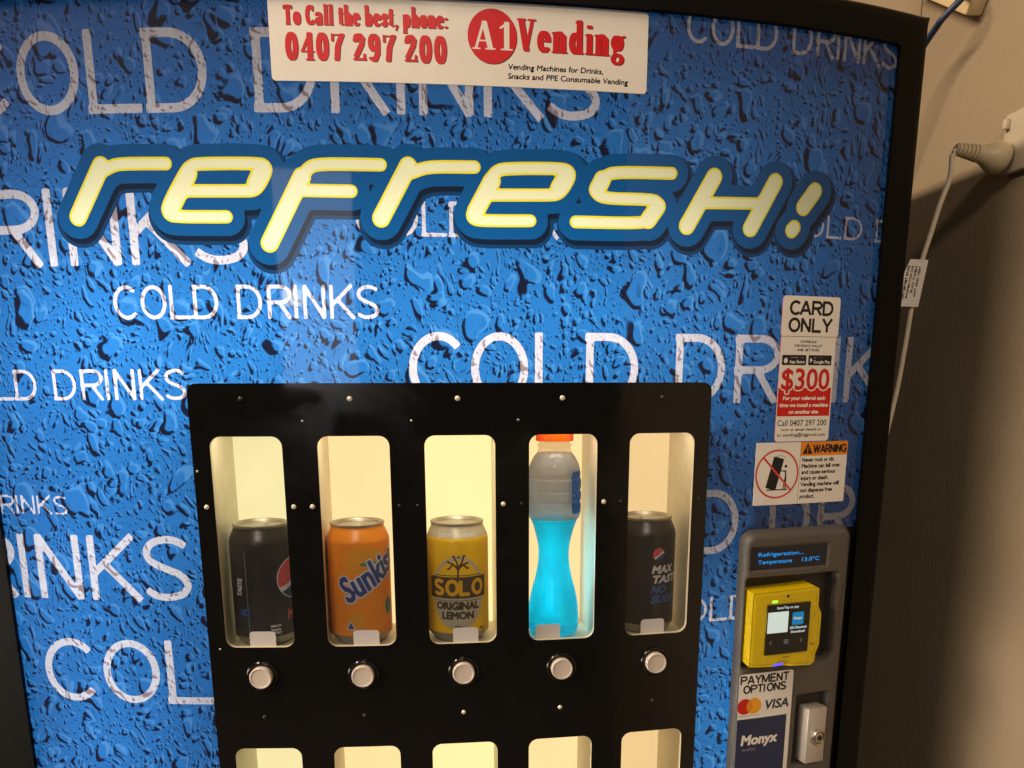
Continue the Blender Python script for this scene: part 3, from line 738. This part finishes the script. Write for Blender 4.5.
sheet('contact_sticker', cv, [(None, -edge), ('paper white', oA), ('ink red', np.minimum(circ, red)), ('ink dark red', np.minimum(sh, csh)), ('ink black', sm), ('paper white', None)], on_front(-.0012), machine, thick=.0011, rim='paper white', label='long white sticker with the red phone number 0407 297 200')
# card only / referral sticker
cv = Cv(.3300, .4000, 1.3090, 1.4545, .00042)
e1 = cv.rrect(.3312, .3985, 1.4140, 1.4535, .0035); e2 = cv.rrect(.3318, .3965, 1.3098, 1.4165, .0035)
edge = np.minimum(e1, e2); bk = cv.new()
grot(cv, bk, 'CARD', .3382, 1.4355, .3905, .0132, .0014); grot(cv, bk, 'ONLY', .3375, 1.4190, .3895, .0132, .0014)
cv.stroke(bk, [(.3315, 1.4145), (.3970, 1.4145)], .00025)
cv.text(bk, 'DOWNLOAD', .3640, 1.4083, .0190, .0026, .0001, align='c'); cv.text(bk, 'THE MONYX WALLET', .3640, 1.4043, .0330, .0026, .0001, align='c'); cv.text(bk, 'AND GET MORE', .3640, 1.4003, .0260, .0026, .0001, align='c')
bd = np.minimum(cv.rrect(.3345, .3625, 1.3865, 1.3965, .001), cv.rrect(.3650, .3930, 1.3865, 1.3965, .001))
bw = cv.new(); cv.text(bw, 'App Store', .3430, 1.3885, .0175, .0032, .0001); cv.text(bw, 'Google Play', .3715, 1.3885, .0200, .0032, .0001); cv.text(bw, 'Download on the', .3430, 1.3935, .0160, .0013); cv.text(bw, 'GET IT ON', .3715, 1.3935, .0100, .0013)
np.minimum(bw, cv.ell(.3388, 1.3910, .0022, .0026), out=bw); cv.poly(bw, [[(.3672, 1.3890), (.3672, 1.3940), (.3703, 1.3915)]])
dl = cv.new(); cv.text(dl, '$300', .3358, 1.3625, .0560, .0215, .0006)
halo = dl-.0012
rb = np.maximum(cv.rrect(.3325, .3952, 1.3355, 1.3640, .0), -1e3)
wr = cv.new(); cv.text(wr, 'For your referral each', .3638, 1.3520, .0500, .0038, .00022, align='c'); cv.text(wr, 'time we install a machine', .3638, 1.3450, .0575, .0038, .00022, align='c'); cv.text(wr, 'on another site', .3638, 1.3382, .0350, .0038, .00022, align='c')
cv.text(bk, 'Call 0407 297 200', .3340, 1.3258, .0585, .0062, .0001); cv.text(bk, 'now or email details to', .3388, 1.3207, .0480, .0028, .0001); cv.text(bk, 'a1.vending@bigpond.com', .3345, 1.3150, .0575, .0033, .0001)
sheet('price_sticker', cv, [(None, -edge), ('ink black', bk), ('paper white', np.minimum(bw, wr)), ('ink black', bd), ('ink crimson', dl), ('paper white', halo), ('ink crimson', rb), ('paper white', None)], on_front(-.0009), machine, thick=.0008, label='tall white sticker that reads CARD ONLY above a red $300 offer')
# warning sticker
cv = Cv(.3105, .4240, 1.2430, 1.3110, .00042)
edge = cv.rrect(.3116, .4225, 1.2445, 1.3090, .0006); bk = cv.new(); rd = cv.new()
W_ = ['Never rock or tilt.', 'Machine can fall over', 'and cause serious', 'injury or death.', 'Vending machine will', 'not dispense free', 'product.']
ww = [.0400, .0480, .0420, .0340, .0480, .0400, .0180]
for k, (t, w) in enumerate(zip(W_, ww)): cv.text(bk, t, .3665, 1.2885-k*.0064, w, .0042, .00022)
cv.text(bk, '1111-0007', .4120, 1.2462, .0085, .0014)
cv.stroke(bk, [(.3638, 1.2445), (.3638, 1.3090)], .0002)
cv.poly(bk, [[(.3660, 1.2965), (.3722, 1.3078), (.3785, 1.2965)]]); grot(cv, bk, 'WARNING', .3795, 1.2975, .4200, .0082, .00095)
og = cv.rrect(.3638, .4300, 1.2945, 1.3100, 0); ex_ = cv.new(); cv.stroke(ex_, [(.3722, 1.3035), (.3722, 1.2995)], .0005); cv.stroke(ex_, [(.3722, 1.2980), (.3722, 1.2979)], .0006)
ci = ring(cv, .3375, 1.2765, .0245, .0010); cv.stroke(rd, [(.3205, 1.2940), (.3548, 1.2592)], .0011)
c_, q_ = math.cos(R(-14)), math.sin(R(-14))
rot = lambda a, b: (.3345+a*c_-b*q_, 1.2765+a*q_+b*c_)
cv.poly(bk, [[rot(-.0062, -.0160), rot(.0062, -.0160), rot(.0062, .0175), rot(-.0062, .0175)]])
cv.stroke(bk, [(.3265, 1.2602), (.3500, 1.2602)], .0006); cv.stroke(bk, [(.3480, 1.2610), (.3478, 1.2740), (.3470, 1.2800)], .0008); cv.stroke(bk, [(.3455, 1.2610), (.3474, 1.2740)], .0006); cv.stroke(bk, [(.3474, 1.2790), (.3420, 1.2800)], .0006)
np.minimum(bk, np.hypot(cv.U-.3473, cv.V-1.2845)-.0016, out=bk); cv.stroke(bk, [tuple(p) for p in arc(.3400, 1.2900, .0075, .0055, 40, 130, 8)], .00025)
sheet('warning_sticker', cv, [(None, -edge), ('ink orange', ex_), ('ink signal red', np.minimum(ci, rd)), ('ink black', bk), ('ink orange', og), ('paper white', None)], on_front(-.0012), machine, thick=.0011, label='white and orange WARNING sticker with a crossed out tipping machine')
# payment options sticker (sits on the grey payment panel)
cv = Cv(.2995, .3690, .930, 1.0690, .00034)
edge = cv.rrect(.3018, .3675, .932, 1.0655, .0035); bk = cv.new()
grot(cv, bk, 'PAYMENT', .3035, 1.0540, .3615, .0092, .0010); grot(cv, bk, 'OPTIONS', .3062, 1.0435, .3585, .0090, .0010); cv.text(bk, 'mastercard', .3028, 1.0172, .0245, .0020)
c1 = np.hypot(cv.U-.3100, cv.V-1.0285)-.0090; c2 = np.hypot(cv.U-.3210, cv.V-1.0285)-.0090
vs = cv.new(); cv.text(vs, 'VISA', .3335, 1.0232, .0300, .0105, .0005, shear=.18)
nb = cv.rrect(.3020, .3625, .937, 1.0140, 0); mw = cv.new(); cv.text(mw, 'Monyx', .3085, .9838, .0430, .0115, .0007, shear=.12)
wl = cv.new(); cv.text(wl, 'wallet', .3095, .9765, .0170, .0040)
sheet('payment_sticker', cv, [(None, -edge), ('ink black', bk), ('ink orange', np.maximum(c1, c2)), ('ink crimson', c1), ('ink amber', c2), ('paper white', mw), ('ink grey', wl), ('ink navy', np.minimum(vs, nb)), ('paper white', None)], on_front(-.0158), machine, thick=.0006, label='white PAYMENT OPTIONS sticker with a navy square below')

# ------------------------------------------------------------------ drinks on show
CAMP = Vector((-.01253, -.74217, 1.35975))
CAN_R, CAN_H, FLOOR = .0319, .1240, ZB-.0060
def can(name, i, dx, art, bodymat, label, shoulder='aluminium'):
    x = COLX[i]+dx; y = float(sy(COLX[i]))+.0455
    o = empty(name, (x, y, FLOOR), label, 'drink can', 'cans on show behind the windows')
    th = math.atan2(CAMP.x-x, -(CAMP.y-y))          # the art's centre line faces the camera
    r = CAN_R
    bm = bmesh.new(); bm_lathe(bm, [(.024, .0015), (.0245, 0), (.0265, .0015), (.0285, .004), (.0318, .0085), (r, .011)], 64, mat4=Matrix.Translation((x, y, FLOOR)))
    from_bm('can_base', bm, 'aluminium', o, smooth=True)
    H = CAN_H
    bm = bmesh.new(); bm_lathe(bm, [(.0266, H-.0035), (.0274, H-.0020), (.0274, H-.0006), (.0264, H), (.0252, H-.0010), (.0242, H-.0040), (.020, H-.0032), (.00001, H-.0032)], 64, mat4=Matrix.Translation((x, y, FLOOR)))
    ld = from_bm('can_lid', bm, 'aluminium', o, auto=40)
    bm = bmesh.new(); bm_box(bm, x-.0065, x+.0065, y-.012, y+.007, FLOOR+H-.0024, FLOOR+H-.0016, .0004)
    from_bm('pull_tab', bm, 'aluminium', ld)
    hc = math.pi*r
    cv = Cv(-hc, hc, .0108, H-.0034, .00075)
    pv_ = spline([(r, 0, .0108), (r, 0, H-.030), (r, 0, H-.0200), (r*.985, 0, H-.0160), (.0294, 0, H-.0105), (.0272, 0, H-.0056), (.0266, 0, H-.0034)], 6); pz_ = np.array([p.z for p in pv_]); pr_ = np.array([p.x for p in pv_])
    def mp(u, v):
        a = u/r+th; q = np.interp(v, pz_, pr_)
        return np.stack([x+q*np.sin(a), y-q*np.cos(a), FLOOR+v], -1)
    sheet('can_body', cv, art(cv)+[(bodymat, None)], mp, o)
    return o
def art_dark_left(cv):
    cx, cz, rr = .0335, .0685, .0205
    w = .0028*np.sin((cv.U-cx)/rr*2.6+.5)
    disc = np.hypot((cv.U-cx), cv.V-cz)-rr
    band = np.abs(cv.V-(cz-.0045+.55*(cv.U-cx)*.3+w))-.0026
    rim = np.maximum(disc-.0010, -disc)
    t = cv.new(); cv.text(t, 'MAX', .0225, .0260, .0230, .0105, .0006, shear=.1)
    w2 = cv.new(); cv.text(w2, 'TASTE', -.0255, .0530, .0180, .0062, .0004, rot=R(84)); cv.text(w2, 'Recycle', -.0005+.004, .0165, .0095, .0030, .0002); cv.text(w2, 'MADE IN', .0030, .0205, .0105, .0024, .0002); cv.text(w2, 'REFUND', .0035, .0130, .0100, .0028, .0002)
    b = cv.new(); cv.text(b, 'NO', -.0275, .0330, .0100, .0075, .0004)
    ln = cv.new(); cv.stroke(ln, [(-.0185, .011), (-.0185, .100)], .00035)
    return [('can white', np.minimum(np.maximum(band, disc), rim)), ('can globe blue', np.maximum(disc, cv.V-(cz-.0045+.55*(cv.U-cx)*.3+w))), ('can red', disc), ('can red', t), ('can white', w2), ('can blue', b), ('ink grey', ln)]
def art_dark_right(cv):
    cx, cz, rr = .0155, .0865, .0067
    w = .0009*np.sin((cv.U-cx)/rr*2.6)
    disc = np.hypot((cv.U-cx), cv.V-cz)-rr
    mid = cz-.0012+.45*(cv.U-cx)+w
    band = np.abs(cv.V-mid)-.0011
    t = cv.new(); cv.text(t, 'MAX', .0085, .0665, .0255, .0082, .0006, shear=.22); cv.text(t, 'TASTE', .0085, .0560, .0380, .0082, .0006, shear=.22)
    b = cv.new(); cv.text(b, 'NO', .0080, .0452, .0165, .0082, .0006, shear=.22); cv.text(b, 'SUGAR', .0080, .0345, .0400, .0082, .0006, shear=.22)
    return [('can white', np.maximum(band, disc)), ('can globe blue', np.maximum(disc, cv.V-mid)), ('can red', disc), ('can white', t), ('can blue', b)]
def art_orange(cv):
    t = cv.new(); cv.text(t, 'Sunkist', -.0120, .0455, .0700, .0265, .0010, shear=.10, rot=R(31), pad=.006)
    u = cv.new(); cv.text(u, 'u', -.0220+.0205*math.cos(R(31)), .0345+.0205*math.sin(R(31)), .0110, .0300, .0013, shear=.10, rot=R(31))
    rc = cv.new(); cv.poly(rc, [[(-.0145, .0185), (-.0075, .0185), (-.0110, .0250)]]); rh = rc-.0011
    lf = np.minimum(cv.ell(.0335, .0380, .006, .009), cv.ell(.012, .0850, .012, .0025))
    am = np.minimum(cv.ell(.006, .088, .022, .014), cv.rrect(-.013, .004, .014, .034, .004))
    return [('can script', t), ('can script halo', t-.0016), ('can script', rc), ('can script halo', rh), ('can green', lf), ('can amber', am)]
def art_lemon(cv):
    ov = cv.ell(0, .0530, .0290, .0385); ovr = np.abs(ov+.0016)-.0016
    bar = cv.rrect(-.0325, .0325, .0478, .0700, .001)
    t = cv.new(); grot(cv, t, 'SOLO', -.0262, .0512, .0270, .0155, .0019)
    o = cv.new(); cv.text(o, 'ORIGINAL', -.0235, .0362, .0460, .0078, .0006); cv.text(o, 'LEMON', -.0170, .0262, .0330, .0078, .0006); cv.text(o, '375ml', -.0040, .0165, .0080, .0028, .0002); cv.text(o, '4 g', .0240, .0125, .0060, .0040, .0003)
    cv.stroke(o, [(-.026, .0715), (.026, .0715)], .0005); cv.stroke(o, [(-.026, .0452), (.026, .0452)], .0004)
    tr = cv.new()
    for p in ([(0, .0705), (.0005, .0780), (-.0045, .0835), (-.0090, .0850)], [(0, .0770), (.0050, .0830), (.0085, .0840)], [(0, .0780), (-.0005, .0850), (-.0040, .0905)], [(.0005, .0790), (.0045, .0860), (.0060, .0910)], [(-.0045, .0835), (-.0085, .0790)], [(.005, .083), (.0095, .0795)]): cv.stroke(tr, p, .0009)
    for a, b in ((-.0098, .0858), (-.0095, .0785), (-.0042, .0915), (.0066, .0918), (.0095, .0845), (.0102, .0790), (.001, .0905)): np.minimum(tr, cv.ell(a, b, .0016, .0011), out=tr)
    low = np.maximum(ov, cv.V-.0486)
    top = cv.new(); cv.text(top, 'JUICY CRUSHED', -.0215, .1106, .0430, .0036, .0003)
    sb = cv.rrect(-.2, .2, .1095, .2, 0)
    return [('can lemon', t), ('can white', top), ('can brown', np.minimum(np.minimum(bar, o), tr)), ('can silver', np.minimum(np.minimum(ovr, low), sb))]
can('drink_can', 0, -.0028, art_dark_left, 'can black', 'black drink can with a big red and blue disc, in the leftmost window', 'can black')
can('drink_can', 1, -.0048, art_orange, 'can orange', 'orange drink can with blue slanted lettering', 'can orange')
can('drink_can', 2, -.0031, art_lemon, 'can yellow', 'yellow lemon drink can with a brown band and silver oval', 'can silver')
can('drink_can', 4, -.0009, art_dark_right, 'can black', 'black drink can with white MAX TASTE lettering, right of the blue bottle', 'can black')
# sports drink bottle
bx, by = COLX[3]-.0015, float(sy(COLX[3]))+.0450
bot = empty('drink_bottle', (bx, by, FLOOR), 'tall waisted bottle of bright blue drink with an orange cap and grey label', 'bottle')
MT = Matrix.Translation((bx, by, 0)); b0 = FLOOR
prof = [(.00001, b0+.003), (.018, b0+.002), (.0235, b0), (.0262, b0+.004), (.0268, b0+.009), (.0262, b0+.012), (.0269, b0+.015), (.0269, b0+.022), (.0260, b0+.025), (.0264, b0+.029), (.0235, b0+.045), (.0195, b0+.060), (.0170, b0+.073), (.0160, b0+.084), (.0168, b0+.096), (.0195, b0+.108), (.0225, b0+.118), (.0250, b0+.1235)]
bm = bmesh.new(); pv = spline([(a, 0, h) for a, h in prof], 4); bm_lathe(bm, [(max(p.x, 1e-5), p.z) for p in pv]+[(.00001, b0+.1235)], 56, mat4=MT)
from_bm('drink', bm, 'blue drink', bot, smooth=True)
lp = [(.0258, b0+.1240), (.0272, b0+.128), (.0279, b0+.134), (.0279, b0+.139), (.0271, b0+.1415), (.0279, b0+.144), (.0279, b0+.151), (.0270, b0+.1535), (.0278, b0+.156), (.0277, b0+.164), (.0268, b0+.1665), (.0270, b0+.172), (.0250, b0+.180), (.0215, b0+.187), (.0180, b0+.1915)]
cvb = Cv(-math.pi, math.pi, 0, 1, .012); prz = spline([(a, 0, h) for a, h in lp], 6); pa = np.array([(p.x, p.z) for p in prz]); ss = np.linspace(0, 1, len(pa))
def mpb(u, v): r_ = np.interp(v, ss, pa[:, 0]); z_ = np.interp(v, ss, pa[:, 1]); return np.stack([bx+r_*np.sin(u), by-r_*np.cos(u), z_], -1)
bl = np.maximum(cvb.rrect(.55, 2.4, .10, .80, .1), -9.); bt = cvb.new()
for k, (w_, v_) in enumerate(((.55, .40), (.62, .34), (.50, .28), (.40, .22))): cvb.text(bt, 'NUTRITION INFO'[:9+k], .16, v_, w_, .030, .002)
sheet('bottle_label', cvb, [('ink grey', bt), ('bottle label blue', bl), ('bottle label', None)], mpb, bot)
bm = bmesh.new(); bm_lathe(bm, [(.0180, b0+.1916), (.0168, b0+.195), (.0163, b0+.198), (.0176, b0+.1985), (.0176, b0+.2000), (.0163, b0+.2005), (.0163, b0+.2035)], 48, mat4=MT)
from_bm('bottle_neck', bm, 'clear bottle', bot, smooth=True)
bm = bmesh.new(); bm_lathe(bm, [(.0192, b0+.2036), (.0194, b0+.2050), (.0192, b0+.2190), (.0180, b0+.2205), (.00001, b0+.2205)], 48, mat4=MT, close_bot=True)
from_bm('bottle_cap', bm, 'orange cap', bot, auto=40)

# ------------------------------------------------------------------ the corner the machine stands in
XW, YB = .65, .80
def plane(name, pts, m, label=None, cat=None):
    bm = bmesh.new(); bm.faces.new([bm.verts.new(p) for p in pts])
    o = from_bm(name, bm, m)
    if label: setp(o, label, cat)
    o['kind'] = 'structure'
    return o
def wallbox(name, a, m, label):
    bm = bmesh.new(); bm_box(bm, *a); o = from_bm(name, bm, m); setp(o, label, 'wall'); o['kind'] = 'structure'; return o
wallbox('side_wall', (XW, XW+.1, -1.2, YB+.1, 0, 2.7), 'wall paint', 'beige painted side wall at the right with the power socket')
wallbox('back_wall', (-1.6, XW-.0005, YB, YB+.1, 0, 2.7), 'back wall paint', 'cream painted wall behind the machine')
mat('floor', (.16, .14, .12), .5)
plane('floor', [(-2.5, -3.2, 0), (1.2, -3.2, 0), (1.2, .7, 0), (-2.5, .7, 0)], 'floor')
# power socket on the side wall
sk = empty('power_socket', (XW, .13, 1.636), 'white wall power socket the cream plug is pushed into', 'power socket')
bm = bmesh.new(); bm_box(bm, XW-.010, XW, .065, .160, 1.602, 1.667, .002)
pl_ = from_bm('socket_plate', bm, 'socket white', sk, auto=30)
bm = bmesh.new(); bm_box(bm, XW-.016, XW-.010, .150, .156, 1.650, 1.661, .001)
from_bm('switch', bm, 'socket white', sk, auto=30)
# cord with moulded plug and paper tag
pd = empty('power_lead', (XW, .144, 1.615), 'cream power cord with moulded plug and a white paper tag', 'power lead')
ax = Matrix.Translation((.6375, .152, 1.6190)) @ Matrix.Rotation(R(-90+9), 4, 'Y')
pf = [(.00001, 0), (.0150, 0), (.0164, .002), (.0168, .008), (.0156, .014), (.0134, .019), (.0108, .024), (.0094, .028), (.0088, .032)]
bm = bmesh.new(); bm_lathe(bm, pf, 40, mat4=ax)
pg = from_bm('plug', bm, 'plug cream', pd, smooth=True)
rf = []
for k in range(6):
    z = .032+k*.0046; rf += [(.0090-k*.0005, z), (.0090-k*.0005, z+.0032), (.0070-k*.0004, z+.0034), (.0070-k*.0004, z+.0050)]
bm = bmesh.new(); bm_lathe(bm, rf+[(.0040, .0600), (.00001, .0600)], 28, mat4=ax)
from_bm('strain_relief', bm, 'plug cream', pd, auto=40)
e0 = ax @ Vector((0, 0, .057))
path = [e0, e0+Vector((-.005, .001, -.006)), (.5775, .155, 1.600), (.5715, .16, 1.57), (.567, .165, 1.539), (.563, .17, 1.51), (.5635, .175, 1.485), (.5625, .18, 1.462), (.562, .185, 1.416), (.560, .19, 1.362), (.5545, .195, 1.305), (.552, .20, 1.261), (.546, .23, 1.12), (.535, .28, .90), (.53, .34, .6), (.53, .42, .2), (.53, .50, .02)]
bm = bmesh.new(); tube(bm, spline(path, 8), .0029, 12)
from_bm('cord', bm, 'cable cream', pd, smooth=True)
# paper tag folded round the cord
Ct = Vector((.5634, .1745, 1.4865)); dn = (Vector((.5615, .182, 1.445))-Vector((.5635, .168, 1.525))).normalized(); sd = Vector((-1, .12, .05)); sd = (sd-dn*sd.dot(dn)).normalized()
cv = Cv(-.006, .032, -.028, .028, .0006)
pgn = cv.poly(cv.new(), [[(-.0050, .0265), (.0170, .0265), (.0205, .0130), (.0235, -.0265), (-.0050, -.0265)]], pad=.1)
tt = cv.new()
for k, (t, w) in enumerate((('TEST AND TAG', .034), ('NEXT DUE', .030), ('DO NOT REMOVE', .036), ('DATE TESTED 0421', .038))): cv.text(tt, t, .0020+k*.0046, .019, w, .0026, .0002, rot=R(-90))
nn = dn.cross(sd).normalized(); nn = nn if nn.y < 0 else -nn
def mtag(u, v): return np.array([Ct+sd*float(a)-dn*float(b)+nn*(.0042+.0015*math.sin(float(a)*90)) for a, b in zip(u, v)])
sheet('paper_tag', cv, [(None, -pgn), ('ink black', tt), ('paper white', None)], mtag, pd, thick=.0004)
# cream box high on the wall with a blue cable
jb = Matrix(((1, 0, 0, .628), (0, .838, -.545, .236), (0, .545, .838, 1.800), (0, 0, 0, 1)))
bm = bmesh.new(); bm_box(bm, 0, .0215, 0, .14, 0, .085, .003); bmesh.ops.transform(bm, matrix=jb, verts=bm.verts)
ob = from_bm('junction_box', bm, 'box cream', None, auto=30); setp(ob, 'cream plastic box high on the wall above the corner of the machine', 'junction box')
bm = bmesh.new(); tube(bm, spline([(.636, .246, 1.826), (.614, .222, 1.8125), (.600, .235, 1.796), (.600, .247, 1.791), (.600, .260, 1.785), (.600, .275, 1.776), (.598, .30, 1.75), (.595, .36, 1.65), (.59, .44, 1.45), (.57, .58, .95), (.55, .66, .40), (.55, .70, .01)], 8), .0040, 10)
ob = from_bm('network_cable', bm, 'cable blue', None, smooth=True); setp(ob, 'blue cable running from the cream box down behind the machine', 'cable')
mat('wall joint', (.19, .14, .09), .8)
# a thin joint in the wall lining
bm = bmesh.new(); bm_box(bm, XW-.0012, XW-.0002, .364, .3665, 0, 2.7); ob = from_bm('wall_joint', bm, 'wall joint'); ob['kind'] = 'structure'

# ------------------------------------------------------------------ light
def area(name, loc, target, sx_, sy_, power, col=(1, 1, 1), spread=180):
    l = bpy.data.lights.new(name, 'AREA'); l.shape = 'RECTANGLE'; l.size = sx_; l.size_y = sy_; l.energy = power; l.color = col; l.spread = R(spread)
    o = bpy.data.objects.new(name, l); COL.objects.link(o); o.location = loc
    o.rotation_euler = (Vector(target)-Vector(loc)).to_track_quat('-Z', 'Y').to_euler()
    return o
# tubes behind the printed sheet
area('sign_tube', (-.345, .165, 1.16), (-.345, -1, 1.16), .10, .62, .76, (.92, .97, 1))
area('sign_tube', (-.05, .150, 1.430), (-.05, -1, 1.430), .60, .06, 1.06, (1, .98, .94))
area('sign_tube', (.276, .150, 1.02), (.276, -1, 1.02), .025, .26, .27, (1, .98, .94))
area('bottle_fill', (bx, by+.040, 1.170), (bx, -1, 1.170), .022, .110, .072, (.22, .80, 1))  # cool fill added behind the bottle to make the drink glow
for i, cx in enumerate(COLX):
    p_ = front(cx, ZT+.0125, .0145)
    area('box_lamp', p_, p_+Vector((0, .028, -.10)), .055, .012, (.045, .055, .07, .035, .035)[i], (1, .84, .60))
# room lamp: a long tube fitting up on the left, then two added fill lights for the front
area('room_key_fill', (-1.22, -.28, 2.67), (-.22, -.28, 1.92), 1.6, .12, 58, (1, .80, .58))
area('room_key_fill', (-1.90, -1.25, 2.95), (0, .05, 1.4), .9, .25, 6, (1, .80, .58))
area('room_key_fill', (-.30, -2.40, 2.92), (.05, .05, 1.3), .8, .25, 23, (1, .84, .66))
area('wall_fill', (-1.40, -.62, .95), (.65, -.12, .85), 1.0, .6, 2.0, (1, .86, .70), spread=30)  # narrow fill added to lift the lower part of the side wall
area('room_glint', (-1.05, -3.02, 1.80), (-.14, .01, 1.45), .14, .07, .5, (1, .93, .82))
area('room_window', (-.87, -3.05, 1.87), (-.12, .01, 1.46), .55, .95, 4, (1, .95, .92))
w = bpy.data.worlds.new('World'); SC.world = w; w.use_nodes = True
bg = w.node_tree.nodes['Background']; bg.inputs[0].default_value = (1, .84, .66, 1); bg.inputs[1].default_value = .032

# ------------------------------------------------------------------ camera
cd = bpy.data.cameras.new('camera'); cam = bpy.data.objects.new('camera', cd); COL.objects.link(cam); SC.camera = cam
f = Vector((.09308586, .97402227, -.20643556)); r = Vector((.9953906, -.09584428, -.00337963)); u = Vector((.0230775, .20516942, .97845436))
m3 = Matrix((r, u, -f)).transposed().to_4x4(); m3.translation = CAMP; cam.matrix_world = m3
cd.sensor_fit = 'HORIZONTAL'; cd.sensor_width = 36; cd.lens = 769.699/1024*36; cd.shift_y = (555.514-384)/1024
cd.clip_start = .01; cd.clip_end = 100
SC.view_settings.view_transform = 'Standard'; SC.view_settings.look = 'None'; SC.view_settings.exposure = 0; SC.view_settings.gamma = 1
SC.render.resolution_x = 1024; SC.render.resolution_y = 768
SC.cycles.max_bounces = 8; SC.cycles.transparent_max_bounces = 16; SC.cycles.sample_clamp_indirect = 4
